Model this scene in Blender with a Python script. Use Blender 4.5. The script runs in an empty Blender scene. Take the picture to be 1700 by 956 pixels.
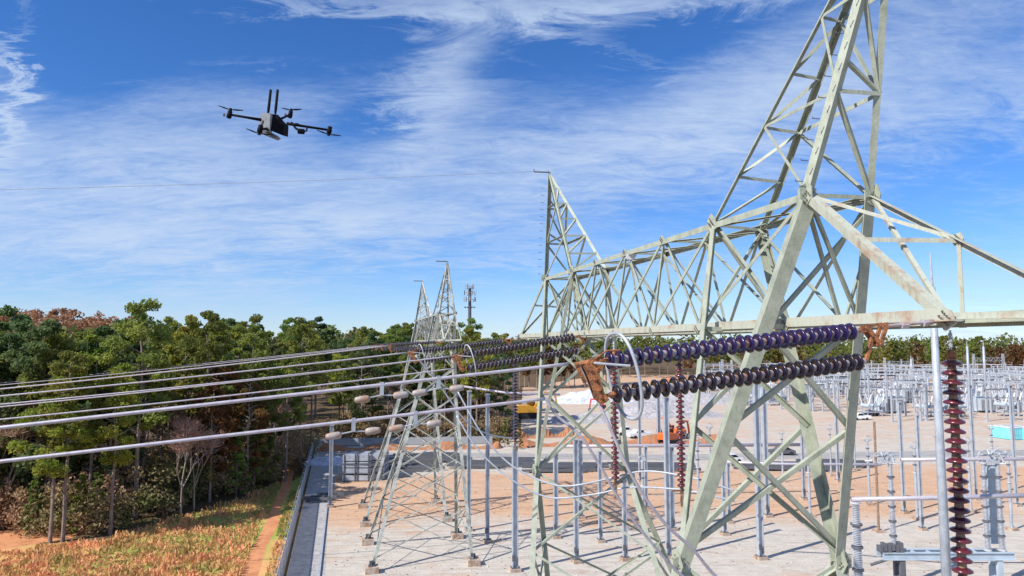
import bpy, math, random
import numpy as np
from mathutils import Vector, Matrix
random.seed(7); rng = np.random.default_rng(7)
SC = bpy.context.scene; COL = SC.collection
R = math.radians
# ------------------------------------------------------------ camera
F = 1150.0; PIT = math.atan(95/F); CP, SP = math.cos(PIT), math.sin(PIT); CZ = 20.0
cam = bpy.data.objects.new('camera', bpy.data.cameras.new('camera')); COL.objects.link(cam)
cam.location = (0, 0, CZ); cam.rotation_euler = (math.pi/2+PIT, 0, 0)
cam.data.sensor_width = 36; cam.data.lens = 36*F/1700; cam.data.clip_start = .1; cam.data.clip_end = 6000
SC.camera = cam
# ------------------------------------------------------------ sky and sun
SUN_AZ = math.atan2(-.82, -.57); SUN_EL = R(41)
w = bpy.data.worlds.new('World'); SC.world = w; w.use_nodes = True
nt = w.node_tree; N = nt.nodes; L = nt.links; N.clear()
def nd(t, **k):
    n = N.new(t)
    for a, b in k.items(): setattr(n, a, b)
    return n
def mth(op, a, b=None, c=None, clamp=False):
    n = N.new('ShaderNodeMath'); n.operation = op; n.use_clamp = clamp
    for i, v in enumerate((a, b, c)):
        if v is None: continue
        if isinstance(v, (int, float)): n.inputs[i].default_value = v
        else: L.new(v, n.inputs[i])
    return n.outputs[0]
out = nd('ShaderNodeOutputWorld'); bg = nd('ShaderNodeBackground'); L.new(bg.outputs[0], out.inputs[0])
bg.inputs[1].default_value = .098
sky = nd('ShaderNodeTexSky', sky_type='NISHITA'); sky.sun_disc = False; sky.sun_elevation = SUN_EL
sky.sun_rotation = SUN_AZ; sky.altitude = 200; sky.air_density = 1.0; sky.dust_density = 0.0; sky.ozone_density = 3.0
hs = nd('ShaderNodeHueSaturation'); hs.inputs['Saturation'].default_value = 1.12; hs.inputs['Value'].default_value = 1.0
tint = nd('ShaderNodeMix', data_type='RGBA', blend_type='MULTIPLY'); tint.inputs[0].default_value = 1; tint.inputs[7].default_value = (.66, .79, 1.08, 1)
L.new(sky.outputs[0], tint.inputs[6]); L.new(tint.outputs[2], hs.inputs['Color'])
tc = nd('ShaderNodeTexCoord'); sx = nd('ShaderNodeSeparateXYZ'); L.new(tc.outputs['Generated'], sx.inputs[0])
X_, Y_, Z_ = sx.outputs
az = mth('ARCTAN2', X_, Y_); el = mth('ARCSINE', mth('MINIMUM', mth('MAXIMUM', Z_, -1.0), 1.0))
zz = mth('ADD', mth('MAXIMUM', Z_, 0.0), .17)
cv = nd('ShaderNodeCombineXYZ'); L.new(mth('DIVIDE', X_, zz), cv.inputs[0]); L.new(mth('DIVIDE', Y_, zz), cv.inputs[1])
def noise(vec, scale, detail=6, rough=.55, dist=0.0, rot=0, sc=(1, 1, 1), loc=(0, 0, 0)):
    m = nd('ShaderNodeMapping'); m.inputs['Scale'].default_value = sc; m.inputs['Rotation'].default_value = (0, 0, rot); m.inputs['Location'].default_value = loc
    L.new(vec, m.inputs['Vector']); n = nd('ShaderNodeTexNoise'); n.inputs['Scale'].default_value = scale; n.inputs['Detail'].default_value = detail
    n.inputs['Roughness'].default_value = rough; n.inputs['Distortion'].default_value = dist; L.new(m.outputs[0], n.inputs['Vector']); return n.outputs['Fac']
n1 = noise(cv.outputs[0], .9, 8, .6, .6, R(-20), (1, 1.7, 1))
n2 = noise(cv.outputs[0], 3.4, 9, .72, .8, R(25), (1, 2.2, 1), (3, 1, 0))
n3 = noise(cv.outputs[0], 14, 6, .7, .4, R(10), (1, 2.6, 1), (1, 5, 0))
cl = mth('ADD', mth('MULTIPLY', n1, 1.0), mth('ADD', mth('MULTIPLY', n2, 1.15), mth('MULTIPLY', n3, .45)))   # mean about 1.06
def azel(px, py):
    xc = (px-850)/F; yc = (478-py)/F; d = Vector((xc, CP-SP*yc, SP+CP*yc)).normalized()
    return math.atan2(d.x, d.y), math.asin(d.z)
def blob(px, py, sx_, sy_, ang, amp):        # a soft ellipse fixed in the sky: azimuth, elevation
    global cl
    a0, e0 = azel(px, py); wn = mth('MULTIPLY', mth('SUBTRACT', n2, .5), .22)
    da = mth('ADD', mth('SUBTRACT', az, a0), wn); de = mth('ADD', mth('SUBTRACT', el, e0), mth('MULTIPLY', wn, .6))
    c, s = math.cos(R(ang)), math.sin(R(ang))
    p = mth('ADD', mth('MULTIPLY', da, c), mth('MULTIPLY', de, s)); q = mth('SUBTRACT', mth('MULTIPLY', de, c), mth('MULTIPLY', da, s))
    p = mth('DIVIDE', p, sx_/F); q = mth('DIVIDE', q, sy_/F)
    g = mth('EXPONENT', mth('MULTIPLY', mth('ADD', mth('MULTIPLY', p, p), mth('MULTIPLY', q, q)), -1.0))
    cl = mth('ADD', cl, mth('MULTIPLY', g, amp))
for b in [(330, 60, 260, 55, 0, -.75), (560, 60, 130, 40, 0, -.35), (130, 100, 110, 60, 0, -.45), (870, 90, 90, 40, 0, -.5), (1080, 90, 130, 55, 8, -.6), (1200, 40, 200, 22, 5, -.3),
          (600, 205, 70, 35, 0, -.5), (1560, 330, 200, 90, 0, -.35), (1150, 380, 200, 60, 0, -.15), (800, 470, 300, 35, 0, -.25),
          (26, 110, 14, 120, -4, .62), (120, 60, 60, 120, 0, -.3), (1050, 90, 90, 12, -18, .4), (450, 105, 130, 10, 4, .35), (740, 130, 70, 150, -35, .38), (1180, 200, 260, 60, 12, .32), (1560, 190, 200, 60, 0, .2), (330, 300, 330, 90, 0, .28),
          (600, 20, 200, 18, 0, .3), (1000, 8, 300, 18, 0, .3), (150, 400, 250, 60, 0, .22), (640, 360, 200, 40, 5, .2)]:
    blob(*b)
cm = nd('ShaderNodeMapRange', interpolation_type='SMOOTHSTEP'); L.new(cl, cm.inputs[0])
cm.inputs[1].default_value = .85; cm.inputs[2].default_value = 2.0; cm.inputs[4].default_value = .92
mx = nd('ShaderNodeMix', data_type='RGBA'); L.new(cm.outputs[0], mx.inputs[0]); L.new(hs.outputs[0], mx.inputs[6]); mx.inputs[7].default_value = (4.2, 5.15, 6.7, 1)
L.new(mx.outputs[2], bg.inputs[0])
sd = Vector((math.cos(SUN_EL)*-.82, math.cos(SUN_EL)*-.57, math.sin(SUN_EL))).normalized()
sun = bpy.data.objects.new('sun', bpy.data.lights.new('sun', 'SUN')); COL.objects.link(sun)
sun.data.energy = 4.6; sun.data.angle = R(.5); sun.data.color = (1, .95, .87); sun.rotation_euler = sd.to_track_quat('Z', 'Y').to_euler(); sun.location = (0, 0, 80)
SC.view_settings.view_transform = 'Standard'; SC.view_settings.look = 'None'; SC.view_settings.exposure = .50; SC.view_settings.gamma = 1
SC.cycles.max_bounces = 5; SC.cycles.transparent_max_bounces = 12
# ------------------------------------------------------------ picture geometry -> world points
def ray(px, py):
    xc = (px-850)/F; yc = (478-py)/F; return xc, CP-SP*yc, SP+CP*yc
def P(px, py, Y):
    x, y, z = ray(px, py); return Vector((x/y*Y, Y, CZ+z/y*Y))
def G(px, py, h=0.0):
    x, y, z = ray(px, py); k = (h-CZ)/z; return Vector((x*k, y*k, h))
UD = Vector((-.2398, .9708, 0)); VD = Vector((.9708, .2398, 0))       # along / across the line of gantries
SL = -.247
def XL(Y): return 6.02+SL*(Y-13.93)
def XR(Y): return 7.50+SL*(Y-14.20)
def onL(px, py):
    x, y, z = ray(px, py); Y = 9.46/(x/y-SL); return Vector((x/y*Y, Y, CZ+z/y*Y))
def onR(px, py):
    x, y, z = ray(px, py); Y = 11.007/(x/y-SL); return Vector((x/y*Y, Y, CZ+z/y*Y))
def pL(Y, h): return Vector((XL(Y), Y, CZ+h))
def pR(Y, h): return Vector((XR(Y), Y, CZ+h))
def lerp(a, b, t): return a+(b-a)*t
def proj_y(p):
    d = p-Vector((0, 0, CZ)); zc = d.y*CP+d.z*SP; yc = -d.y*SP+d.z*CP; return 478-F*yc/zc
def t_at(a, b, py):
    lo, hi = 0.0, 1.0
    for _ in range(40):
        m = (lo+hi)/2
        if proj_y(lerp(a, b, m)) > py: lo = m
        else: hi = m
    return (lo+hi)/2
# ------------------------------------------------------------ mesh builder and tagging
ORG = {}
class MB:
    def __init__(s): s.v = []; s.f = []; s.m = []; s.cur = 0
    def poly(s, pts, faces):
        b = len(s.v); s.v += [tuple(p) for p in pts]
        for f in faces: s.f.append([b+i for i in f]); s.m.append(s.cur)
    def prism(s, pts, dvec):
        n = len(pts); q = [Vector(p)+Vector(dvec) for p in pts]
        s.poly(list(pts)+q, [list(range(n))[::-1], list(range(n, 2*n))]+[[i, (i+1) % n, n+(i+1) % n, n+i] for i in range(n)])
    def obox(s, c, ax, ay, az):
        c = Vector(c); ax, ay, az = Vector(ax), Vector(ay), Vector(az)
        p = [c+ax*i+ay*j+az*k for k in (-1, 1) for i, j in ((-1, -1), (1, -1), (1, 1), (-1, 1))]
        s.poly(p, [(0, 3, 2, 1), (4, 5, 6, 7), (0, 1, 5, 4), (1, 2, 6, 5), (2, 3, 7, 6), (3, 0, 4, 7)])
    def box(s, c, d, rz=0):
        cc, ss = math.cos(rz), math.sin(rz)
        s.obox(c, (d[0]/2*cc, d[0]/2*ss, 0), (-d[1]/2*ss, d[1]/2*cc, 0), (0, 0, d[2]/2))
    def frame(s, d, ref):
        d = d.normalized(); r = Vector(ref)
        a = r-d*r.dot(d)
        if a.length < 1e-3:
            r = Vector((1, .3, .2)); a = r-d*r.dot(d)
        a.normalize(); return d, a, d.cross(a)
    def angle(s, p, q, wd, ref, t=None, v=True):       # rolled steel angle; v: corner outward, opening towards ref
        p, q = Vector(p), Vector(q); t = t or max(.012, wd*.1)
        d, a, b = s.frame(q-p, ref)
        if v: a, b = (a+b).normalized(), (a-b).normalized()
        o = -(a+b)*wd*.2
        prof = [(0, 0), (wd, 0), (wd, t), (t, t), (t, wd), (0, wd)]
        s.prism([p+o+a*x+b*y for x, y in prof], q-p)
    def bar(s, p, q, w1, w2=None, ref=(0, 0, 1)):
        p, q = Vector(p), Vector(q); w2 = w2 or w1; d, a, b = s.frame(q-p, ref)
        s.prism([p+a*x*w1/2+b*y*w2/2 for x, y in ((-1, -1), (1, -1), (1, 1), (-1, 1))], q-p)
    def tube(s, pts, r, n=8, cap=True):
        pts = [Vector(p) for p in pts]; k = len(pts)
        rs = r if isinstance(r, (list, tuple)) else [r]*k
        b = len(s.v); a = None
        for i, p in enumerate(pts):
            d = (pts[min(i+1, k-1)]-pts[max(i-1, 0)]).normalized()
            if a is None: a = d.orthogonal().normalized()
            else: a = (a-d*a.dot(d)).normalized()
            c = d.cross(a)
            for j in range(n):
                t = 2*math.pi*j/n; s.v.append(tuple(p+(a*math.cos(t)+c*math.sin(t))*rs[i]))
        for i in range(k-1):
            for j in range(n): s.f.append([b+i*n+j, b+i*n+(j+1) % n, b+(i+1)*n+(j+1) % n, b+(i+1)*n+j]); s.m.append(s.cur)
        if cap:
            s.f.append([b+j for j in range(n)][::-1]); s.m.append(s.cur); s.f.append([b+(k-1)*n+j for j in range(n)]); s.m.append(s.cur)
    def ring(s, pts, r, n=8):
        pts = [Vector(p) for p in pts]; k = len(pts); b = len(s.v); ce = sum(pts, Vector())/k
        for i, p in enumerate(pts):
            d = (pts[(i+1) % k]-pts[i-1]).normalized(); a = (p-ce); a = (a-d*a.dot(d)).normalized(); c = d.cross(a)
            for j in range(n):
                t = 2*math.pi*j/n; s.v.append(tuple(p+(a*math.cos(t)+c*math.sin(t))*r))
        for i in range(k):
            for j in range(n): s.f.append([b+i*n+j, b+i*n+(j+1) % n, b+((i+1) % k)*n+(j+1) % n, b+((i+1) % k)*n+j]); s.m.append(s.cur)
    def lathe(s, prof, o, ax, n=16):                   # prof: (distance along axis, radius)
        o = Vector(o); ax = Vector(ax).normalized(); a = ax.orthogonal().normalized(); c = ax.cross(a); b = len(s.v); k = len(prof)
        for z, r in prof:
            for j in range(n):
                t = 2*math.pi*j/n; s.v.append(tuple(o+ax*z+(a*math.cos(t)+c*math.sin(t))*max(r, .0005)))
        for i in range(k-1):
            for j in range(n): s.f.append([b+i*n+j, b+i*n+(j+1) % n, b+(i+1)*n+(j+1) % n, b+(i+1)*n+j]); s.m.append(s.cur)
        s.f.append([b+j for j in range(n)][::-1]); s.m.append(s.cur); s.f.append([b+(k-1)*n+j for j in range(n)]); s.m.append(s.cur)
    def build(s, name, mat, parent=None, loc=None, smooth=False):
        me = bpy.data.meshes.new(name)
        org = ORG[parent.name] if parent is not None else Vector(loc or (0, 0, 0))
        v = np.array(s.v, dtype=float)-np.array(org)
        me.from_pydata([tuple(x) for x in v], [], s.f)
        for m in (mat if isinstance(mat, (list, tuple)) else [mat]): me.materials.append(m)
        if any(s.m): me.polygons.foreach_set('material_index', s.m)
        if smooth: me.polygons.foreach_set('use_smooth', [True]*len(s.f))
        me.update(); o = bpy.data.objects.new(name, me); COL.objects.link(o)
        if parent is not None: o.parent = parent; ORG[o.name] = org
        else: o.location = org; ORG[o.name] = org
        return o
def tag(o, label, cat, group=None, kind=None):
    o['label'] = label; o['category'] = cat
    if group: o['group'] = group
    if kind: o['kind'] = kind
    return o
def thing(name, loc, label, cat, group=None):
    o = bpy.data.objects.new(name, None); COL.objects.link(o); o.location = loc; o.empty_display_size = .5
    ORG[o.name] = Vector(loc); return tag(o, label, cat, group)
KIDS = {}
def copy_tree(root, loc, rz=0.0, scale=1.0, label=None):
    if root not in KIDS: KIDS[root] = (list(root.children), {c: list(c.children) for c in root.children})
    c = root.copy(); COL.objects.link(c); c.location = loc; c.rotation_euler = (0, 0, rz)
    c.scale = (scale, scale, scale) if isinstance(scale, (int, float)) else scale
    if label: c['label'] = label
    for ch in KIDS[root][0]:
        d = ch.copy(); COL.objects.link(d); d.parent = c
        for g in KIDS[root][1][ch]: e = g.copy(); COL.objects.link(e); e.parent = d
    return c
# ------------------------------------------------------------ materials
def mat(name, col, rough=.6, metal=0.0, col2=None, scale=2.0, thr=(.35, .7), bump=0.0, bscale=20, coat=0, objrand=None, spec=None, detail=5):
    m = bpy.data.materials.new(name); m.use_nodes = True; t = m.node_tree; b = t.nodes['Principled BSDF']
    b.inputs['Roughness'].default_value = rough; b.inputs['Metallic'].default_value = metal; b.inputs['Base Color'].default_value = (*col, 1)
    b.inputs['Coat Weight'].default_value = coat
    if spec is not None: b.inputs['Specular IOR Level'].default_value = spec
    src = None; g = t.nodes.new('ShaderNodeNewGeometry')
    if col2:
        n = t.nodes.new('ShaderNodeTexNoise'); n.inputs['Scale'].default_value = scale; n.inputs['Detail'].default_value = detail; n.inputs['Roughness'].default_value = .65
        t.links.new(g.outputs['Position'], n.inputs['Vector'])
        r = t.nodes.new('ShaderNodeMapRange'); r.inputs[1].default_value, r.inputs[2].default_value = thr; t.links.new(n.outputs['Fac'], r.inputs[0])
        x = t.nodes.new('ShaderNodeMix'); x.data_type = 'RGBA'; x.inputs[6].default_value = (*col, 1); x.inputs[7].default_value = (*col2, 1)
        t.links.new(r.outputs[0], x.inputs[0]); src = x.outputs[2]; t.links.new(src, b.inputs['Base Color'])
    if objrand:                                    # each copy its own tint
        oi = t.nodes.new('ShaderNodeObjectInfo'); h = t.nodes.new('ShaderNodeHueSaturation')
        mr = t.nodes.new('ShaderNodeMapRange'); mr.inputs[3].default_value = .5-objrand[0]; mr.inputs[4].default_value = .5+objrand[0]; t.links.new(oi.outputs['Random'], mr.inputs[0])
        m2 = t.nodes.new('ShaderNodeMath'); m2.operation = 'FRACT'; m3 = t.nodes.new('ShaderNodeMath'); m3.operation = 'MULTIPLY'; m3.inputs[1].default_value = 7.31
        t.links.new(oi.outputs['Random'], m3.inputs[0]); t.links.new(m3.outputs[0], m2.inputs[0])
        m4 = t.nodes.new('ShaderNodeMapRange'); m4.inputs[3].default_value = 1-objrand[1]; m4.inputs[4].default_value = 1+objrand[1]; t.links.new(m2.outputs[0], m4.inputs[0])
        t.links.new(mr.outputs[0], h.inputs['Hue']); t.links.new(m4.outputs[0], h.inputs['Value'])
        if src: t.links.new(src, h.inputs['Color'])
        else: h.inputs['Color'].default_value = (*col, 1)
        t.links.new(h.outputs[0], b.inputs['Base Color'])
    if bump:
        n = t.nodes.new('ShaderNodeTexNoise'); n.inputs['Scale'].default_value = bscale; n.inputs['Detail'].default_value = 6; t.links.new(g.outputs['Position'], n.inputs['Vector'])
        bp = t.nodes.new('ShaderNodeBump'); bp.inputs['Strength'].default_value = bump; bp.inputs['Distance'].default_value = .05
        t.links.new(n.outputs['Fac'], bp.inputs['Height']); t.links.new(bp.outputs[0], b.inputs['Normal'])
    return m
M = {}
M['steel'] = mat('gantry_steel', (.38, .41, .325), .5, 0, (.25, .275, .215), 3.0, (.42, .75), .15, 30)
M['steel_rust'] = mat('stained_steel', (.43, .445, .365), .5, 0, (.36, .22, .14), 2.2, (.52, .72), .1, 30)
M['steel_far'] = mat('weathered_steel', (.46, .475, .43), .55, 0, (.22, .23, .20), 1.2, (.4, .65))
M['bolt'] = mat('bolt_steel', (.16, .15, .12), .5, .3)
M['galv'] = mat('galvanised_steel', (.43, .47, .53), .45, .15, (.29, .32, .37), 1.5, (.4, .7))
M['galv2'] = mat('pale_galvanised_steel', (.47, .50, .55), .45, .15, (.30, .33, .37), 3, (.4, .7))
M['alu'] = mat('aluminium_conductor', (.50, .47, .52), .4, .2, (.36, .33, .38), 9, (.4, .7))
def streaks(m, f):            # vertical dirt and zinc streaks fixed to the steel
    t = m.node_tree; b = t.nodes['Principled BSDF']; src = b.inputs['Base Color'].links[0].from_socket; g = t.nodes.new('ShaderNodeNewGeometry'); mp = t.nodes.new('ShaderNodeMapping'); mp.inputs['Scale'].default_value = (1, 1, .12)
    t.links.new(g.outputs['Position'], mp.inputs[0]); n = t.nodes.new('ShaderNodeTexNoise'); n.inputs['Scale'].default_value = 16; n.inputs['Detail'].default_value = 7; n.inputs['Roughness'].default_value = .7; t.links.new(mp.outputs[0], n.inputs['Vector'])
    r = t.nodes.new('ShaderNodeMapRange'); r.inputs[1].default_value = .5; r.inputs[2].default_value = .72; r.inputs[4].default_value = f; t.links.new(n.outputs['Fac'], r.inputs[0])
    x = t.nodes.new('ShaderNodeMix'); x.data_type = 'RGBA'; x.inputs[7].default_value = (.13, .115, .075, 1); t.links.new(r.outputs[0], x.inputs[0]); t.links.new(src, x.inputs[6]); t.links.new(x.outputs[2], b.inputs['Base Color'])
for k_ in ('steel', 'steel_rust', 'steel_far', 'galv', 'galv2'): streaks(M[k_], .42 if 'steel' in k_ else .35)
M['rust'] = mat('rusted_iron', (.42, .165, .06), .8, 0, (.13, .055, .035), 11, (.42, .62), .5, 60)
M['indigo'] = mat('glazed_indigo_porcelain', (.016, .008, .062), .28, 0, (.05, .04, .07), 22, (.55, .8), coat=.3)
M['dark_glaze'] = mat('glazed_dark_porcelain', (.012, .008, .022), .3, 0, (.05, .04, .045), 22, (.55, .8), coat=.3)
M['maroon'] = mat('glazed_maroon_porcelain', (.095, .015, .024), .25, 0, coat=.5)
M['cap'] = mat('insulator_cap_metal', (.42, .38, .40), .45, .1, (.36, .22, .16), 6, (.48, .6))
M['rustcap'] = mat('rusty_insulator_cap', (.40, .26, .16), .6, .1, (.12, .07, .06), 9, (.4, .6))
M['porc'] = mat('grey_porcelain', (.55, .57, .60), .3, 0, (.40, .40, .42), 3)
M['concrete'] = mat('concrete', (.48, .40, .33), .85, 0, (.30, .17, .10), 2.0, (.4, .65), .3, 20)
M['black'] = mat('black_plastic', (.004, .004, .006), .75, 0, (.008, .008, .014), 40, spec=.12)
M['drone_grey'] = mat('light_grey_shell', (.20, .21, .22), .5, 0, (.13, .14, .15), 30)
M['damper'] = mat('damper_weight_zinc', (.36, .34, .33), .6, .1, (.34, .20, .13), 5.5, (.46, .6))
M['dark'] = mat('dark_steel', (.085, .09, .105), .6, 0, (.12, .125, .14), 3)
M['white'] = mat('white_paint', (.75, .75, .75), .3, 0, coat=.3)
M['glass'] = mat('vehicle_glass', (.02, .025, .03), .08)
M['tyre'] = mat('rubber', (.02, .02, .02), .8)
M['orange'] = mat('machine_orange', (.75, .16, .03), .4, 0, (.45, .10, .03), 3)
M['yellow'] = mat('machine_yellow', (.75, .38, .03), .4, 0, (.5, .24, .03), 3)
M['red'] = mat('machine_red', (.6, .04, .05), .4)
M['teal'] = mat('turquoise_paint', (.22, .62, .68), .5, 0, (.16, .5, .56), .6)
M['trafo'] = mat('pale_blue_grey_paint', (.42, .50, .57), .45, 0, (.32, .38, .44), 1)
M['tarp'] = mat('white_sheeting', (.62, .64, .72), .5, 0, (.35, .37, .45), 1.2)
M['bark'] = mat('pine_bark', (.27, .21, .18), .9, 0, (.14, .10, .085), 1.5, (.4, .65), .5, 6)
M['bark_pale'] = mat('pale_bark', (.42, .33, .28), .9, 0, (.26, .19, .16), 1.5, (.4, .65))
def leafmat(name, c1, c2, rnd=(.03, .25), tr=.52, sc=.35):
    m = mat(name, c1, .7, 0, c2, sc, (.38, .62), objrand=rnd, spec=.2); t = m.node_tree; b = t.nodes['Principled BSDF']; o = t.nodes['Material Output']
    tl = t.nodes.new('ShaderNodeBsdfTranslucent'); ms = t.nodes.new('ShaderNodeMixShader'); ms.inputs[0].default_value = tr
    s = b.inputs['Base Color'].links[0].from_socket; t.links.new(s, tl.inputs[0]); t.links.new(b.outputs[0], ms.inputs[1]); t.links.new(tl.outputs[0], ms.inputs[2]); t.links.new(ms.outputs[0], o.inputs[0])
    return m
M['needles'] = leafmat('pine_needles', (.27, .30, .065), (.14, .185, .045))
M['needles_y'] = leafmat('yellow_green_needles', (.36, .36, .06), (.18, .24, .04))
M['needles_b'] = leafmat('blue_green_needles', (.16, .215, .08), (.09, .135, .05))
M['autumn'] = leafmat('rusty_oak_leaves', (.26, .12, .045), (.15, .10, .035), (.02, .25))
M['twig'] = leafmat('bare_twigs', (.46, .28, .20), (.30, .18, .13), (.015, .2), .1)
M['brush'] = leafmat('undergrowth_leaves', (.44, .27, .17), (.19, .20, .07), (.0, .0), .3, .16)
M['far_leaf'] = leafmat('distant_foliage', (.13, .18, .05), (.16, .14, .06), (0, 0), .3, .02)
M['hill_leaf'] = leafmat('autumn_hill_foliage', (.46, .24, .13), (.28, .16, .09), (0, 0), .3, .03)
M['grass'] = leafmat('dry_grass', (.80, .37, .20), (.42, .32, .11), (0, 0), .3, .4)
# ------------------------------------------------------------ ground (structure)
def ground_mat(name, f):
    m = bpy.data.materials.new(name); m.use_nodes = True; t = m.node_tree; b = t.nodes['Principled BSDF']; b.inputs['Roughness'].default_value = .95; b.inputs['Specular IOR Level'].default_value = .15
    g = t.nodes.new('ShaderNodeNewGeometry'); sp = t.nodes.new('ShaderNodeSeparateXYZ'); t.links.new(g.outputs['Position'], sp.inputs[0])
    def ns(scale, detail=6, rough=.6, sc=(1, 1, 1), loc=(0, 0, 0), rot=0):
        mp = t.nodes.new('ShaderNodeMapping'); mp.inputs['Scale'].default_value = sc; mp.inputs['Location'].default_value = loc; mp.inputs['Rotation'].default_value = (0, 0, rot); t.links.new(g.outputs['Position'], mp.inputs[0])
        n = t.nodes.new('ShaderNodeTexNoise'); n.inputs['Scale'].default_value = scale; n.inputs['Detail'].default_value = detail; n.inputs['Roughness'].default_value = rough; t.links.new(mp.outputs[0], n.inputs['Vector']); return n.outputs['Fac']
    def ma(op, a, b_=None):
        n = t.nodes.new('ShaderNodeMath'); n.operation = op
        for i, v in enumerate((a, b_)):
            if v is None: continue
            if isinstance(v, (int, float)): n.inputs[i].default_value = v
            else: t.links.new(v, n.inputs[i])
        return n.outputs[0]
    def rmp(v, stops, interp='LINEAR'):
        r = t.nodes.new('ShaderNodeValToRGB'); r.color_ramp.interpolation = interp; e = r.color_ramp.elements
        while len(e) < len(stops): e.new(.5)
        for k, (p, c) in enumerate(stops): e[k].position = p; e[k].color = (*c, 1)
        t.links.new(v, r.inputs[0]); return r.outputs[0]
    def mr(v, a, b_, c=0, d=1):
        r = t.nodes.new('ShaderNodeMapRange'); r.inputs[1].default_value = a; r.inputs[2].default_value = b_; r.inputs[3].default_value = c; r.inputs[4].default_value = d; t.links.new(v, r.inputs[0]); return r.outputs[0]
    def mix(fac, a, b_):
        x = t.nodes.new('ShaderNodeMix'); x.data_type = 'RGBA'; t.links.new(fac, x.inputs[0]) if not isinstance(fac, (int, float)) else setattr(x.inputs[0], 'default_value', fac)
        for i, v in ((6, a), (7, b_)):
            if isinstance(v, tuple): x.inputs[i].default_value = (*v, 1)
            else: t.links.new(v, x.inputs[i])
        return x.outputs[2]
    c = f(sp.outputs, ns, ma, rmp, mr, mix); t.links.new(c, b.inputs['Base Color'])
    bp = t.nodes.new('ShaderNodeBump'); bp.inputs['Strength'].default_value = .5; bp.inputs['Distance'].default_value = .15; t.links.new(ns(2.5, 8, .7), bp.inputs['Height']); t.links.new(bp.outputs[0], b.inputs['Normal'])
    return m
def f_base(s, ns, ma, rmp, mr, mix):
    return rmp(ns(.25), [(.3, (.07, .05, .03)), (.5, (.13, .08, .045)), (.7, (.10, .10, .04))])
OR1, OR2, GR1, GR2 = (.60, .39, .255), (.50, .30, .18), (.58, .53, .465), (.44, .395, .34)
def f_pad(s, ns, ma, rmp, mr, mix):
    yy = ma('ADD', s[1], ma('MULTIPLY', ma('SUBTRACT', ns(.035, 5, .6), .5), 34)); yy = ma('ADD', yy, ma('MULTIPLY', s[0], -.06)); yy = ma('DIVIDE', yy, 450.0)
    band = rmp(yy, [(0, (0.0,)*3), (.165, (0.0,)*3), (.19, (.95,)*3), (.245, (.95,)*3), (.255, (.08,)*3), (.30, (.1,)*3), (.33, (.35,)*3), (.52, (.45,)*3), (.66, (.4,)*3), (.72, (.95,)*3), (1, (1,)*3)])
    fac = ma('ADD', band, ma('MULTIPLY', ma('SUBTRACT', ns(.09, 8, .65, (1, 1.6, 1)), .5), 2.0))
    fac = mr(fac, .15, .95)
    gr = mix(mr(ns(.6, 8, .7, (1, 2.2, 1)), .35, .65), GR1, GR2); orr = mix(mr(ns(.35, 8, .7, (.6, 2.4, 1), (5, 3, 0)), .35, .68), OR1, OR2)
    c = mix(fac, gr, orr)
    st = mr(ns(.22, 9, .7, (1, 2.4, 1), (9, 9, 0)), .56, .70); c = mix(ma('MULTIPLY', st, .65), c, (.30, .13, .06))
    fs = mr(ns(2.2, 6, .8, (1, 1.5, 1), (4, 4, 0)), .55, .72); c = mix(ma('MULTIPLY', fs, .35), c, (.34, .27, .21))
    pt = mr(ns(.11, 6, .6, (1, 2.5, 1), (7, 1, 0)), .57, .66); c = mix(ma('MULTIPLY', pt, .4), c, (.50, .27, .14)); gg = mr(ns(9, 3, .9), .45, .75); c = mix(ma('MULTIPLY', gg, .3), c, (.22, .20, .18))
    tr = mr(ns(.5, 3, .5, (.18, 4.0, 1), (2, 7, 0), R(-10)), .60, .68); c = mix(ma('MULTIPLY', tr, .6), c, (.28, .24, .21)); t2 = mr(ns(.7, 3, .5, (.12, 6.0, 1), (8, 3, 0), R(35)), .62, .68); c = mix(ma('MULTIPLY', t2, .4), c, (.27, .23, .20))
    return c
def f_field(s, ns, ma, rmp, mr, mix):
    c = rmp(ns(.35, 9, .75), [(.30, (.20, .12, .05)), (.45, (.60, .33, .14)), (.58, (.62, .36, .15)), (.72, (.36, .34, .08))])
    g = mr(ma('ADD', ns(.05, 4, .6), ma('MULTIPLY', s[1], .004)), .76, .86); return mix(g, c, (.27, .34, .07))
def f_red(s, ns, ma, rmp, mr, mix): return rmp(ns(.5, 8, .7), [(.3, (.38, .15, .07)), (.55, (.60, .27, .13)), (.75, (.45, .25, .13))])
def f_strip(s, ns, ma, rmp, mr, mix): return rmp(ns(1.3, 8, .75), [(.3, (.22, .21, .21)), (.5, (.36, .35, .35)), (.68, (.52, .48, .45))])
def f_road(s, ns, ma, rmp, mr, mix): return rmp(ns(.5, 8, .75, (.5, 3, 1)), [(.32, (.20, .20, .21)), (.5, (.33, .32, .31)), (.7, (.48, .44, .40))])
def sheet(name, pts, z, m, sub=None):
    b = MB(); b.poly([(x, y, z) for x, y in pts], [list(range(len(pts)))]); o = b.build(name, m); o['kind'] = 'structure'; return o
sheet('ground', [(-4000, -800), (4000, -800), (4000, 5000), (-4000, 5000)], 0, ground_mat('woodland_soil', f_base))
def FX(Y): return -19.9-(Y-62)*.2487                     # fence line
PAD = [(FX(-60)+.3, -60), (500, -60), (520, 470), (60, 470), (5, 330), (2, 160), (-4, 143), (FX(139)+.3, 139)]
sheet('gravel_yard', PAD, .004, ground_mat('yard_gravel_and_clay', f_pad))
sheet('service_path', [(FX(-60)+.4, -60), (FX(-60)+3.9, -60), (FX(82)+3.6, 82), (FX(126)+5, 126), (FX(126)+.4, 126)], .010, ground_mat('path_gravel', f_strip))
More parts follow.
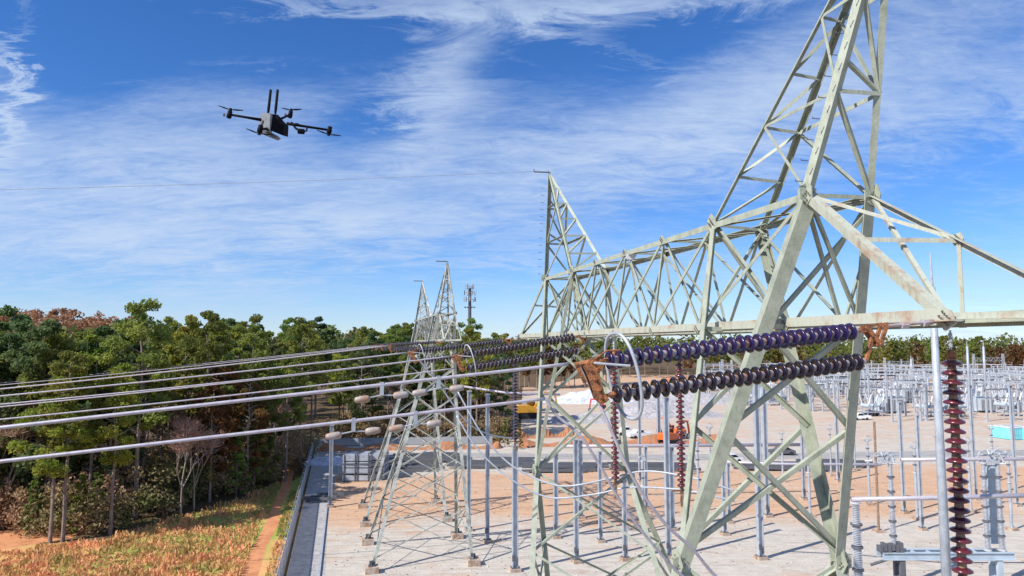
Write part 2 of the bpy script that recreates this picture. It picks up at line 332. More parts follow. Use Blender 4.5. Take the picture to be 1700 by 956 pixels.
sheet('access_road', [(FX(126)+.6, 127), (30, 122.5), (140, 132), (300, 150), (300, 158), (140, 139), (30, 129), (FX(131)+.6, 132.5)], .014, ground_mat('road_surface', f_road))
eb = [G(-60, 905), G(0, 895), G(80, 903), G(170, 897), G(270, 868), G(380, 836), G(455, 818), G(500, 790)]
sheet('grass_field', [(-80, 20), (FX(20)-.2, 20), (FX(118)-.3, 118)]+[(p.x, p.y) for p in eb[::-1]], .006, ground_mat('dry_grass_soil', f_field))
sheet('clay_field', [(78, 352), (95, 440), (235, 440), (205, 352)], .016, ground_mat('orange_clay', f_red))
rp = [G(-80, 905, .01), G(0, 912, .01), G(120, 893, .01), G(170, 868, .01), G(120, 868, .01), G(0, 880, .01), G(-80, 885, .01)]
sheet('clay_track', [(p.x, p.y) for p in rp], .012, ground_mat('red_clay', f_red))
wt = [(FX(62+k*9)-2.6+random.uniform(-.5, .5), 62+k*9) for k in range(7)]
sheet('worn_footpath', [(x-.7-random.random()*.5, y) for x, y in wt]+[(x+.6, y) for x, y in wt[::-1]], .011, ground_mat('bare_path_clay', f_red))
# ------------------------------------------------------------ gantries
def gusset(root, p, n, r, k=6, m=None):
    b = MB(); n = Vector(n).normalized(); a = n.orthogonal().normalized(); c = n.cross(a)
    pts = [Vector(p)+(a*math.cos(t)+c*math.sin(t))*r*random.uniform(.8, 1.1)-n*.012 for t in [2*math.pi*i/k+.3 for i in range(k)]]
    b.prism(pts, n*.024)
    for i in range(10):
        q = Vector(p)+(a*(-.55+.275*(i % 5))+c*(-.25+.5*(i//5)))*r; b.cur = 1; b.lathe([(-.034, .017), (.034, .017)], q, n, 6)
    b.build('gusset_plate', [m or M['steel'], M['bolt']], root)
def tower(root, T, mS, det=True):
    """T: oL oR iL iR (outer/inner, left/right nodes at truss top) ap WL WR feet(4)"""
    mid = (T['oL']+T['oR']+T['iL']+T['iR'])/4; midlow = (T['WL']+T['WR'])/2
    LW = (.29 if T['oL'].y < 20 else .22) if det else .30
    lv = T['lv']
    for k, wN in (('oL', 'WL'), ('iL', 'WL'), ('oR', 'WR'), ('iR', 'WR')):
        b = MB(); b.angle(T[k], T[wN], LW*{'oL': 1, 'oR': .92, 'iL': .6, 'iR': .85}[k], mid-T[k]+(midlow-T[wN])); b.build('upper_leg', mS, root)
    for k in ('oL', 'oR', 'iL', 'iR'):
        b = MB(); end = T['ap']+(T[k]-T['ap'])*.03; b.angle(T[k], end, {'oL': .17, 'oR': .14, 'iL': .09, 'iR': .12}[k], mid-T[k]); leg = b.build('peak_leg', mS, root)
        if k == 'oL' and det:
            n_ = 13
            for i in range(n_):
                s = MB(); p = lerp(T[k], end, .04+.9*i/n_); q = p-VD*.20-UD*.02; s.tube([q, q-VD*.17], .009, 6); s.tube([q-VD*.16, q-VD*.16+Vector((0, 0, .035))], .009, 6); s.build('climbing_peg', M['dark'], leg)
    Q = {k: [T[k]]+[lerp(T[k], T['ap'], t) for t in lv] for k in ('oL', 'oR', 'iL', 'iR')}
    b = MB(); w = .075; ins = lambda p: mid-p
    n = len(lv)
    for i in range(1, n+1): b.angle(Q['iL'][i], Q['iR'][i], w, (0, 0, -1), v=False)
    for i in range(n): b.angle(Q['iL'][i], Q['iR'][i+1], w, ins(Q['iL'][i]), v=False)
    for i in range(0, n+1, 2):
        b.angle(Q['oL'][i], Q['oR'][i], w*1.15, (0, 0, -1), v=False)
        if i+2 <= n:
            b.angle(Q['oL'][i+2], Q['oR'][i], w*1.1, ins(Q['oR'][i]), v=False); b.angle(lerp(Q['oL'][i+2], Q['oL'][i+3] if i+3 <= n else T['ap'], .6), Q['oR'][i+2], w, ins(Q['oR'][i]), v=False)
            b.angle(Q['iR'][i+2], Q['oR'][i], w*1.3, -VD, v=False); b.angle(Q['iR'][i+2], Q['oR'][i+2], w*1.2, (0, 0, -1), v=False)
            b.angle(Q['iL'][i+2], Q['oL'][i], w*.9, VD, v=False); b.angle(Q['iL'][i+2], Q['oL'][i+2], w*.9, (0, 0, -1), v=False)
        else: b.angle(Q['iR'][i], Q['oR'][i], w, (0, 0, -1), v=False)
    b.build('peak_bracing', mS, root)
    # body between truss top and waist
    def on(k, wN, f): return lerp(T[k], T[wN], f)
    b = MB(); w = .105
    fr = T.get('fr', (.33, .62, 1.0))
    for kL, kR in (('oL', 'oR'), ('iL', 'iR')):
        prev = fr[0]
        for f in fr[1:]:
            b.angle(on(kL, 'WL', prev), on(kR, 'WR', f), w, UD*(1 if kL == 'oL' else -1), v=False)
            p1, p2 = on(kR, 'WR', prev), on(kL, 'WL', f); off = UD*.13
            b.angle(p1+off, p2+off, w, UD, v=False); prev = f
        b.angle(on(kL, 'WL', fr[0]), on(kR, 'WR', fr[0]), w, (0, 0, -1), v=False)
    # W-shaped bracing of the outer face inside the truss depth
    a0, d0, a1, d1 = T['oL'], T['oR'], on('oL', 'WL', .33), on('oR', 'WR', .33)
    b.angle(a0, d1, .07, UD, v=False); b.angle(a0+UD*.1, lerp(a1, d1, .8), .07, UD, v=False); b.angle(lerp(d0, d1, .08), lerp(a1, d1, .06), .085, UD, v=False); b.angle(lerp(d0, d1, .38), lerp(a1, d1, .82), .05, UD, v=False)
    a0, d0, a1, d1 = T['iL'], T['iR'], on('iL', 'WL', .33), on('iR', 'WR', .33)
    b.angle(a0, d1, .07, UD, v=False); b.angle(d0, a1, .07, UD, v=False)
    b.build('body_bracing', mS, root)
    # lower body to the ground
    fN = T['feet']
    for wN, ks in (('WL', (0, 1)), ('WR', (2, 3))):
        for k in ks:
            b = MB(); b.angle(T[wN], fN[k]+Vector((0, 0, .5)), LW, sum(fN, Vector())/4-fN[k]); b.build('lower_leg', mS, root)
    b = MB(); w = .095; lev = [0, .22, .45, .70, .96]
    def q(k, f): return lerp(T['WL'] if k < 2 else T['WR'], fN[k]+Vector((0, 0, .5)), f)
    for (i, j, ref) in ((0, 2, UD), (1, 3, -UD), (0, 1, VD), (2, 3, -VD)):
        for l in range(4):
            f0, f1 = lev[l], lev[l+1]
            if (i, j) in ((0, 1), (2, 3)) and l == 0: b.angle(q(i, f1), q(j, f1), w*.7, ref, v=False); continue
            b.angle(q(i, f0), q(j, f1), w, ref, v=False); b.angle(q(j, f0)+Vector(ref)*.1, q(i, f1)+Vector(ref)*.1, w, ref, v=False)
            if l in (1, 3): 
                c = (q(i, f0)+q(j, f1)+q(j, f0)+q(i, f1))/4; m0 = lerp(q(i, f0), q(i, f1), .5)
                b.angle(m0, lerp(q(i, f1), q(j, f0), .25)+Vector(ref)*.05, w*.55, ref, v=False); b.angle(lerp(q(j, f0), q(j, f1), .5), lerp(q(j, f1), q(i, f0), .25)+Vector(ref)*.05, w*.55, ref, v=False)
    b.build('lower_bracing', mS, root)
    for f in fN:
        b = MB(); b.box(f+Vector((0, 0, .28)), (1.15, 1.15, .55), R(14)); fo = b.build('footing', M['concrete'], root)
        s = MB(); s.box(f+Vector((0, 0, .58)), (.6, .6, .05), R(14)); s.obox(f+Vector((0, 0, .8)), VD*.22, UD*.012, (0, 0, .22)); s.obox(f+Vector((0, 0, .8)), VD*.012, UD*.22, (0, 0, .22))
        for i in (-1, 1):
            for j in (-1, 1): s.tube([f+Vector((i*.22, j*.22, .58)), f+Vector((i*.22, j*.22, .72))], .03, 6)
        s.build('base_plate', M['dark'], fo)
    for k, f in (('oL', -VD), ('iL', -VD), ('oR', VD), ('iR', VD)): gusset(root, T[k]+f*.03-UD*.0, f, .26, m=mS)
    gusset(root, T['oL']-UD*.03, UD, .24, m=mS); gusset(root, T['oR']-UD*.03, UD, .22, m=mS)
    for wN in ('WL', 'WR'): gusset(root, T[wN]-VD*.06, VD, .30, m=mS); gusset(root, T[wN]-UD*.10, UD, .24, m=mS)
    gusset(root, T['ap'], VD, .14, m=mS)
def feet(WL, WR):
    c = (WL+WR)/2; Yc = c.y; m = Vector(((XL(Yc)+XR(Yc))/2, Yc, 0))-VD*2.3
    return [m-VD*4.55-UD*4.5, m-VD*4.55+UD*4.5, m+VD*4.55-UD*4.5, m+VD*4.55+UD*4.5]
def truss(root, topL, topR, botL, botR, mS, det=True):
    cw = .15
    for nm, pts, s in (('top_chord', topL, 1), ('top_chord', topR, -1)):
        b = MB(); b.angle(pts[0], pts[-1], cw, VD*s+Vector((0, 0, -1))); b.build(nm, mS, root)
    for nm, pts, s in (('bottom_chord', botL, 1), ('bottom_chord', botR, -1)):
        b = MB(); e0, e1 = pts[0], pts[-1]; b.angle(e0, e1, .19, VD*s+Vector((0, 0, 1))); b.bar(e0+VD*s*.02-Vector((0, 0, .03)), e1+VD*s*.02-Vector((0, 0, .03)), .03, .15, VD); b.build(nm, mS if s == -1 else (M['steel_rust'] if det else mS), root)
    b = MB(); w = .082
    for tp, bt, s in ((topL, botL[1:-1], 1), (topR, botR[1:-1], -1)):
        n = min(len(tp), len(bt))
        for i in range(n):
            v = VD*s
            if 0 < i: b.angle(tp[i]+v*.03, bt[i]+v*.03, w, v, v=False)
            if i+1 < len(bt): b.angle(tp[i], bt[i+1], w*1.1, v, v=False)
            if i+1 < len(tp): b.angle(tp[i+1]+v*.09, bt[i]+v*.09, w*1.05, v, v=False)
        for t in bt[::1]: gusset(root, t-VD*s*.02, VD, .15, m=mS)
        for t in tp[1:]: gusset(root, t-VD*s*.02, VD, .14, m=mS)
    b.build('web_bracing', mS, root)
    b = MB(); w = .07
    for A, B in ((topL, topR), (botL[1:-1], botR[1:-1])):
        n = min(len(A), len(B))
        for i in range(n):
            b.angle(A[i], B[i], w, (0, 0, -1), v=False)
            if i+1 < n: b.angle(A[i], B[i+1], w*.8, (0, 0, -1), v=False); b.angle(B[i]-Vector((0, 0, .06)), A[i+1]-Vector((0, 0, .06)), w*.7, (0, 0, -1), v=False)
    for i in range(1, min(len(topL), len(botR)-2)): b.angle(topL[i], botR[i+1], w*.7, UD, v=False)
    b.build('plan_bracing', mS, root)
HT, HB = 3.1, .43
# --- near gantry
g1 = thing('steel_gantry', (XL(22), 22, 0), 'nearest pale green lattice gantry with a tall peak at the right and long truss bridge', 'gantry', 'lattice steel gantries')
C0, D0, A0, B0 = onL(1340, 322), onR(1447, 326), onL(1183, 372), onR(1266, 381)
ap1 = P(1487, -210, 12.7)
lv1 = [t_at(A0, ap1, y) for y in (292, 210, 121, 27, -70)]
W1, W2 = P(1128, 935, 16.2), P(1396, 931, 16.5)
T1 = dict(oL=C0, oR=D0, iL=A0, iR=B0, ap=ap1, WL=W1, WR=W2, lv=lv1, fr=(.33, .62, .97), feet=feet(W1, W2))
tower(g1, T1, M['steel'])
oL2, oR2, iL2 = onL(905, 462), onR(952, 463), onL(950, 449)
iR2 = pR(iL2.y+.3, HT); ap2 = P(912, 286, 32.0)
W3, W4 = P(889, 782, 30.0), P(1045, 786, 30.2)
def down(a, b):
    k = (0-a.z)/(b.z-a.z); return a+(b-a)*k
F2 = [down(W3, P(881, 958, 28.9)), down(W3, P(906, 958, 31.1)), down(W4, P(1094, 950, 29.0)), down(W4, P(1112, 940, 31.3))]
T2 = dict(oL=oL2, oR=oR2, iL=iL2, iR=iR2, ap=ap2, WL=W3, WR=W4, lv=[.16, .33, .5, .66, .82], fr=(.33, .62, 1.0), feet=F2)
tower(g1, T2, M['steel'])
Ys = [20.3, 23.0, 25.7]
topL = [C0, A0]+[pL(y, HT) for y in Ys]+[iL2, oL2]
topR = [D0, B0]+[pR(y+.4, HT) for y in Ys]+[iR2, oR2]
tipL, tipR = onL(1573, 528), pR(9.9, .42)
tipL2, tipR2 = pL(36.6, HB), pR(36.9, HB)
botL = [tipL, pL(14.75, HB), pL(18.4, HB), pL(21.1, HB), pL(24.0, HB), pL(26.8, HB), pL(29.2, HB), pL(31.9, HB), tipL2]
botR = [tipR, pR(14.95, HB), pR(16.9, HB), pR(19.7, HB), pR(22.5, HB), pR(25.2, HB), pR(28.6, HB), pR(32, HB), tipR2]
truss(g1, topL, topR, botL, botR, M['steel'])
def arm(root, oL, oR, tL, tR, mS, sgn, big=True):
    b = MB(); w = .17 if big else .13
    b.angle(oL, tL, w, VD+Vector((0, 0, -1))); b.angle(oR, tR, w*.75, -VD+Vector((0, 0, -1)))
    m = lerp(oR, tR, .45); mb = Vector((XR(m.y), m.y, CZ+HB)); k = lerp(oL, tL, .42)
    b.angle(m, mb, .09, VD, v=False); b.angle(k, m, .085, (0, 0, -1), v=False); b.angle(oL, m+Vector((0, 0, .03)), .07, (0, 0, -1), v=False)
    b.angle(oR, tL, .075, (0, 0, -1), v=False); b.angle(mb, tL, .11, (0, 0, 1), v=False); b.angle(tL, tR, .11, (0, 0, 1), v=False)
    kb = Vector((XL(k.y), k.y, CZ+HB)); b.angle(kb, mb, .07, (0, 0, 1), v=False)
    gusset(root, tL-VD*.03, VD, .19, 5, mS); gusset(root, tL-Vector((0, 0, .04)), (0, 0, 1), .22, m=mS)
    gusset(root, mb+VD*.02, VD, .16, m=mS); gusset(root, m, VD, .14, m=mS)
    b.build('outer_arm', mS, root)
arm(g1, C0, D0, tipL, tipR, M['steel_rust'], -1); arm(g1, oL2, oR2, tipL2, tipR2, M['steel'], 1, False)
s = MB(); s.tube([ap2+Vector((0, 0, 0)), ap2-VD*.75+Vector((0, 0, -.02))], .03, 6); s.tube([ap2-VD*.75, ap2-VD*.75+Vector((0, 0, .12))], .02, 6); s.build('shield_wire_bracket', M['dark'], g1)
pl = MB(); q = P(1047, 414, 22.7); pl.prism([q, q+VD*.22+Vector((0, 0, -.18)), q+VD*.1+Vector((0, 0, -.35)), q+Vector((0, 0, -.3))-VD*.2], UD*.03); pl.build('marker_plate', M['white'], g1)
# --- far gantry: same structure 51.6 m further along the line
Y0 = 66.8
g2 = thing('steel_gantry', (XL(77), 77, 0), 'far grey lattice gantry seen end on, its two peaks above the wood', 'gantry', 'lattice steel gantries')
def mk(Yo, sg, hap):
    a = dict(oL=pL(Yo, HT), oR=pR(Yo+.3*0, HT), iL=pL(Yo+sg*4.2, HT), iR=pR(Yo+sg*4.2, HT), lv=[.16, .33, .5, .66, .82], fr=(.33, .66, 1))
    a['ap'] = Vector(((XL(Yo)+XR(Yo))/2, Yo, CZ+hap)); yw = Yo+sg*2.4
    m = Vector(((XL(yw)+XR(yw))/2, yw, CZ-5)); a['WL'] = m-VD*2.6; a['WR'] = m+VD*1.35; a['feet'] = feet(a['WL'], a['WR']); return a
T3, T4 = mk(Y0, 1, 8.1), mk(Y0+20.6, -1, 8.1)
tower(g2, T3, M['steel_far'], False); tower(g2, T4, M['steel_far'], False)
ys = [Y0, Y0+4.2, Y0+7.4, Y0+10.4, Y0+13.4, Y0+16.4, Y0+20.6]
yb = [Y0+.9, Y0+4.8, Y0+7.8, Y0+10.6, Y0+13.4, Y0+16, Y0+19.7]
truss(g2, [pL(y, HT) for y in ys], [pR(y, HT) for y in ys], [pL(Y0-3, HB)]+[pL(y, HB) for y in yb]+[pL(Y0+23.6, HB)], [pR(Y0-3.6, HB)]+[pR(y, HB) for y in yb]+[pR(Y0+24, HB)], M['steel_far'], False)
arm(g2, T3['oL'], T3['oR'], pL(Y0-3, HB), pR(Y0-3.6, HB), M['steel_far'], -1, False); arm(g2, T4['oL'], T4['oR'], pL(Y0+23.6, HB), pR(Y0+24, HB), M['steel_far'], 1, False)
for T in (T3, T4):
    s = MB(); s.tube([T['ap'], T['ap']-VD*1.1], .05, 6); s.build('shield_wire_bracket', M['dark'], g2)
# ------------------------------------------------------------ insulator assemblies
def disc_mesh(r, h, mg, mc, name='insulator_disc', n=24):
    b = MB(); b.lathe([(-h*.10, r*.30), (-h*.14, r*.62), (-h*.24, r*.90), (-h*.16, r*1.03), (h*.0, r*1.02), (h*.14, r*.80), (h*.28, r*.46), (h*.30, r*.30)], (0, 0, 0), (0, 0, 1), n)
    o = b.build(name, mg, smooth=False); o.data.polygons.foreach_set('use_smooth', [True]*len(o.data.polygons)); me = o.data; bpy.data.objects.remove(o)
    c = MB(); c.lathe([(h*.22, r*.44), (h*.36, r*.46), (h*.74, r*.40), (h*.86, r*.30), (h*.90, r*.12), (h*1.05, r*.12)], (0, 0, 0), (0, 0, 1), 14)
    o = c.build('x', mc, smooth=True); mc_ = o.data; bpy.data.objects.remove(o); return me, mc_
DM = {'indigo': disc_mesh(.13, .146, M['indigo'], M['cap']), 'dark': disc_mesh(.13, .146, M['dark_glaze'], M['cap']), 'maroon': disc_mesh(.165, .17, M['maroon'], M['rustcap']), 'brown': disc_mesh(.175, .155, M['dark_glaze'], M['cap'], n=12), 'maroon_s': disc_mesh(.135, .165, M['maroon'], M['rustcap'], n=12)}
def add_string(root, p, d, n, pitch, kind, caps=True, jit=.0):
    d = d.normalized(); qt = d.to_track_quat('Z', 'Y')
    for i in range(n):
        o = bpy.data.objects.new('insulator_disc', DM[kind][0]); COL.objects.link(o); o.parent = root; o.location = p+d*pitch*i-ORG[root.name]
        q2 = qt @ Vector((random.gauss(0, .022), random.gauss(0, .022), 1)).to_track_quat('Z', 'Y')
        o.rotation_mode = 'QUATERNION'; o.rotation_quaternion = q2; 
        if caps:
            c = bpy.data.objects.new('cap', DM[kind][1]); COL.objects.link(c); c.parent = o
        ORG[o.name] = ORG[root.name]
def sagpts(a, b, sag, n=24):
    return [lerp(a, b, i/n)-Vector((0, 0, 4*sag*(i/n)*(1-i/n))) for i in range(n+1)]
def strain_set(att, left, sep, label, kinds, n, rings=True, rustk='rust', group=None, pitch=.146):
    """double horizontal string from the arm (att) to the conductor yoke (left)"""
    root = thing('strain_insulator', att, label, 'insulator', group)
    d = (att-left).normalized(); dn = Vector((0, 0, 1))-d*d.z; dn.normalize(); sd_ = d.cross(dn)
    L_ = n*pitch; up0 = left+d*.42+dn*.0
    lo0 = up0-dn*sep+d*.05
    add_string(root, up0, d, n, pitch, kinds[0]); add_string(root, lo0, d, n, pitch, kinds[1])
    c = left+d*.12-dn*sep*.5; b = MB()                # two rusty plates with a gap, pins and shackles between them
    for sg in (-1, 1):
        o_ = sd_*.045*sg-sd_*.008
        b.prism([c+o_+dn*sep*.42-d*.12, c+o_+dn*sep*.60-d*.02, c+o_+dn*sep*.66+d*.12, c+o_+dn*sep*.50+d*.22, c+o_+dn*sep*.18+d*.10, c+o_-dn*sep*.40+d*.14, c+o_-dn*sep*.62+d*.20, c+o_-dn*sep*.74+d*.10, c+o_-dn*sep*.55+d*.01, c+o_+dn*sep*.05-d*.06], sd_*.016)
    for z_, x_ in ((.52, .02), (.54, .14), (.30, -.03), (.28, .08), (0, .03), (-.3, .07), (-.52, .08), (-.6, .15)): b.lathe([(-.075, .022), (-.06, .024), (.06, .024), (.075, .022)], c+dn*sep*z_+d*x_, sd_, 6)
    for e_, s0 in ((.5, up0), (-.5, lo0)): b.tube([c+dn*sep*e_+d*.13, s0-d*.03], .024, 8); b.lathe([(-.03, .04), (.03, .045)], lerp(c+dn*sep*e_+d*.13, s0, .6), d, 8)
    b.tube([c+dn*sep*.5-d*.22, c+dn*sep*.5-d*.02], [.032, .045], 8); b.bar(c+dn*sep*.5-d*.2, c-dn*sep*.05-d*.1, .03, .05, sd_)
    b.tube([c+dn*sep*.6+d*.06+sd_*.05, c+dn*sep*.8+d*.22+sd_*.08, c+dn*sep*.78+d*.42+sd_*.1], .016, 6)
    b.build('yoke_plate', M['rust'], root)
    e = up0+d*L_; e2 = lo0+d*L_; b = MB()
    mid_ = (e+e2)/2+d*.25
    b.bar(e, e+d*.18, .06, .05, dn); b.bar(e2, e+d*.22-dn*.12, .05, .05, dn)
    for sg in (-1, 1): b.bar(e+d*.1+sd_*.06*sg+dn*.05, e+d*.30-dn*.24+sd_*.06*sg, .035, .06, sd_); b.bar(e+d*.30-dn*.24+sd_*.06*sg, e+d*.46+dn*.04+sd_*.06*sg, .035, .06, sd_); b.bar(e+d*.08+dn*.05+sd_*.06*sg, e+d*.48+dn*.06+sd_*.06*sg, .03, .04, sd_)
    b.tube([e+d*.30-dn*.24-sd_*.1, e+d*.30-dn*.24+sd_*.1], .03, 8)
    b.build('arm_yoke', M['rust'], root)
    b = MB(); b.tube([e+d*.46+dn*.02, att], .028, 8); b.lathe([(0, .05), (.12, .06)], lerp(e+d*.46, att, .3), att-e, 8); b.lathe([(0, .06), (.2, .045)], lerp(e+d*.46, att, .7), att-e, 8); b.build('adjuster_link', M['cap'], root)
    if rings:
        b = MB(); cc = (up0+lo0)/2+d*.14; pts = []
        for i in range(44):
            t = 2*math.pi*i/44; ct, st = math.cos(t), math.sin(t)
            x = .34*math.copysign(abs(ct)**.8, ct); y = .60*math.copysign(abs(st)**.9, st)
            pts.append(cc+sd_*x+dn*y+d*(.24*x-.10*y))
        b.ring(pts, .024, 10); g = b.build('grading_ring', M['galv2'], root, smooth=True)
        s = MB(); s.tube([cc-d*.45+dn*sep*.5+sd_*.1, cc+sd_*.28+dn*.15], .016, 6); s.tube([cc-d*.45+dn*sep*.5-sd_*.1, cc-sd_*.28+dn*.15], .016, 6); s.build('bracket', M['galv2'], g)
    return root
def unp(px, py, p0, d):          # point on the vertical plane through p0 along d
    x, y, z = ray(px, py); r = Vector((x/y, 1, z/y)); nn = Vector((d.y, -d.x, 0)); k = p0.dot(nn)-0.0
    Y = k/(r.x*nn.x+nn.y); return Vector((r.x*Y, Y, CZ+r.z*Y))
a1 = onL(1558, 533); yk1 = unp(966, 604, a1, VD)
strain_set(a1, yk1, .47, 'nearest double string of glossy indigo and black insulators with a tall ring', ('indigo', 'dark'), 28, group='double strain insulator strings')
a2 = pL(27.4, .35); yk2 = unp(754, 591, a2, VD)
strain_set(a2, yk2, .52, 'dark double insulator string from the middle of the near bridge', ('brown', 'brown'), 29, group='double strain insulator strings', pitch=.155)
a3 = tipL2-Vector((0, 0, .1)); yk3 = unp(680, 585, a3, VD)
strain_set(a3, yk3, .5, 'dark double insulator string from the far arm of the near gantry', ('brown', 'brown'), 29, group='double strain insulator strings', pitch=.155)
far_yk = []
for Yf, lb in ((Y0-3, 'small far insulator string on the near arm of the end-on gantry'), (Y0+10, 'small far insulator string on the middle of the end-on gantry'), (Y0+23, 'small far insulator string on the far arm of the end-on gantry')):
    a = pL(Yf, .33); yk = a-VD*5.0-Vector((0, 0, .35)); far_yk.append(yk); strain_set(a, yk, .5, lb, ('brown', 'brown'), 27, rings=False, group='double strain insulator strings')
# conductors
def cond(name, p0, q, r, label, ext=1.25, sag=.25, m='alu', n=40, grp='overhead line conductors'):
    e = p0+(q-p0)*ext; b = MB(); pts = sagpts(p0, e, sag, n); b.tube(pts, r, 10); o = b.build(name, M[m], loc=p0, smooth=True); tag(o, label, 'power line', grp); return pts
lo1 = unp(905, 662, yk1, VD)
c1 = cond('conductor', yk1+VD*-.2, unp(0, 710, yk1, VD), .0225, 'nearest thick silver conductor, the upper one, running left from the rusty yoke plate', sag=.0)
c2 = cond('conductor', lo1, unp(0, 766, yk1, VD), .0215, 'nearest thick silver conductor, the lowest line across the wood', sag=.0)
cond('conductor', yk2+VD*-.1, unp(0, 668, yk2, VD), .024, 'thinner conductor running left from the top of the middle insulator string', sag=.1)
cond('conductor', yk2-Vector((0, 0, .46)), unp(0, 693, yk2, VD), .025, 'conductor just above the two thick lines, from the bottom of the middle insulator string', sag=.1)
cond('conductor', yk3-VD*.1, unp(0, 655, yk3, VD), .034, 'second highest long conductor, running left across the tops of the pines', sag=.1)
cond('conductor', yk3-Vector((0, 0, .46)), unp(0, 673, yk3, VD), .028, 'conductor close under another in the middle of the bunch of lines', sag=.1)
for k, (yk, yl) in enumerate(zip(far_yk, (643, 637, 634))):
    cond('conductor', yk, unp(0, yl, yk, VD), (.055, .035, .035)[k], ['highest thick far conductor, starting at the near arm of the end-on gantry', 'far conductor starting at the middle of the end-on gantry', 'far conductor starting at the far arm of the end-on gantry'][k], sag=.2)
sw = ap2-VD*.75
cond('shield_wire', sw, unp(0, 312, sw, VD), .010, 'thin faint wire crossing the sky from the tip of the middle peak', sag=.1, m='galv', grp='shield wires')
for T, py, lb in ((T3, 380, 'thin wire leaving the nearer peak of the end-on gantry'), (T4, 430, 'thin wire leaving the farther peak of the end-on gantry')):
    pass
# vibration dampers
def damper(p, d, label):
    root = thing('vibration_damper', p, label, 'line damper', 'vibration dampers under the nearest conductors'); c = p-Vector((0, 0, .13))
    b = MB(); b.bar(p+Vector((0, 0, .035)), c, .05, .04, d); b.build('clamp', M['galv2'], root)
    b = MB(); b.tube([c-d*.24+Vector((0, 0, -.03)), c, c+d*.24+Vector((0, 0, -.02))], .009, 6); b.build('messenger_wire', M['galv2'], root)
    for s_ in (-1, 1):
        b = MB(); o_ = c+d*s_*.24-Vector((0, 0, .025)); b.lathe([(-.095, .010), (-.088, .034), (-.06, .046), (.02, .046), (.06, .040), (.09, .034), (.10, .010)], o_, d*s_, 14); b.build('weight', M['damper'], root, smooth=True)
def on_curve(pts, px):
    for a, b in zip(pts, pts[1:]):
        xa = 850+F*a.x/(a.y*CP+(a.z-CZ)*SP); xb = 850+F*b.x/(b.y*CP+(b.z-CZ)*SP)
        if (xa-px)*(xb-px) <= 0: return lerp(a, b, (xa-px)/(xa-xb))
dv = (c1[5]-c1[0]).normalized()
damper(on_curve(c1, 634), dv, 'left damper with two rusty white weights under the upper thick conductor')
damper(on_curve(c1, 728), dv, 'damper under the upper thick conductor in front of the end-on gantry')
damper(on_curve(c2, 587), dv, 'left damper with two weights under the lowest thick conductor')
damper(on_curve(c2, 690), dv, 'damper under the lowest conductor beside the leg of the end-on gantry')
# jumpers
def smooth(pts, n=8):
    r = []
    for i in range(len(pts)-1):
        p0, p1, p2, p3 = pts[max(i-1, 0)], pts[i], pts[i+1], pts[min(i+2, len(pts)-1)]
        for k in range(n):
            t = k/n; r.append(.5*((2*p1)+(p2-p0)*t+(2*p0-5*p1+4*p2-p3)*t*t+(3*p1-p0-3*p2+p3)*t**3))
    return r+[pts[-1]]
def jumper(px_pts, r, label, m='alu'):
    pts = smooth([P(*q) for q in px_pts]); b = MB(); b.tube(pts, r, 10); o = b.build('jumper_cable', M[m], loc=pts[0], smooth=True); return tag(o, label, 'cable', 'jumper cables hanging under the gantries')
jumper([(958, 604, 9.8), (985, 650, 9.75), (1012, 708, 9.7), (1048, 788, 9.75), (1098, 862, 9.9), (1150, 912, 10.1), (1192, 960, 10.3), (1260, 1010, 10.5), (1400, 1030, 10.7), (1560, 985, 10.9)], .022, 'silver cable drooping from the rusty yoke plate down past the gantry waist')
jumper([(905, 662, 9.7), (925, 690, 9.7), (962, 722, 9.7), (994, 770, 9.75), (1035, 840, 9.85), (1085, 905, 10.0), (1140, 962, 10.2), (1240, 1030, 10.5), (1400, 1060, 10.7), (1560, 1010, 10.9)], .02, 'silver cable drooping from the end of the lowest conductor')
jumper([(760, 650, 25.5), (800, 720, 25.2), (840, 765, 25), (880, 790, 24.8), (926, 806, 24.5), (966, 804, 24.2), (1020, 792, 24), (1060, 783, 23.5), (1100, 784, 23), (1165, 797, 22.4), (1220, 815, 22)], .03, 'upper of two grey cables looping between the feet of the small maroon strings', 'galv')
jumper([(758, 690, 25.4), (790, 742, 25.2), (826, 778, 25), (860, 803, 24.8), (893, 820, 24.7), (926, 827, 24.5), (990, 820, 24.2), (1045, 809, 23.8), (1124, 812, 22.8), (1161, 818, 22.4), (1220, 832, 22)], .03, 'lower of two grey cables looping between the feet of the small maroon strings', 'galv')
jumper([(690, 590, 35), (730, 640, 35.5), (775, 700, 36), (815, 722, 37), (855, 728, 38)], .04, 'thin grey cable curving under the far arm of the near gantry', 'galv')
# hanging strings
def hang(p, n, pitch, kind, label, lead=.35, foot=True):
    root = thing('hanging_insulator', p, label, 'insulator', 'vertical strings holding the jumper cables'); dn = Vector((0, 0, -1))
    b = MB(); b.tube([p, p+dn*lead], .02, 8)
    for i in range(3): b.lathe([(0, .035), (.06, .035)], p+dn*lead*(.15+.28*i), dn, 8)
    b.build('hanger_link', M['galv2'], root)
    b = MB(); b.lathe([(0, .03), (.05, .06), (.16, .085), (.2, .05)], p+dn*(lead), dn, 12); b.build('top_fitting', M['rust'], root, smooth=True)
    add_string(root, p+dn*(lead+.24), Vector((0, 0, 1)), 1, pitch, kind)
    for i in range(1, n): pass
    add_string(root, p+dn*(lead+.24+pitch*(n-1)), Vector((0, 0, 1)), n-1, pitch, kind)
    if foot:
        e = p+dn*(lead+.24+pitch*n); b = MB(); b.bar(e+Vector((0, 0, .2)), e-Vector((0, 0, .5)), .1, .05, VD); b.bar(e-VD*.35, e+VD*.35, .05, .05); b.build('clamp_plate', M['rustcap'], root)
hang(onR(1577, 548), 26, .172, 'maroon', 'large near string of maroon insulators hanging from the right arm with a rusty orange cap')
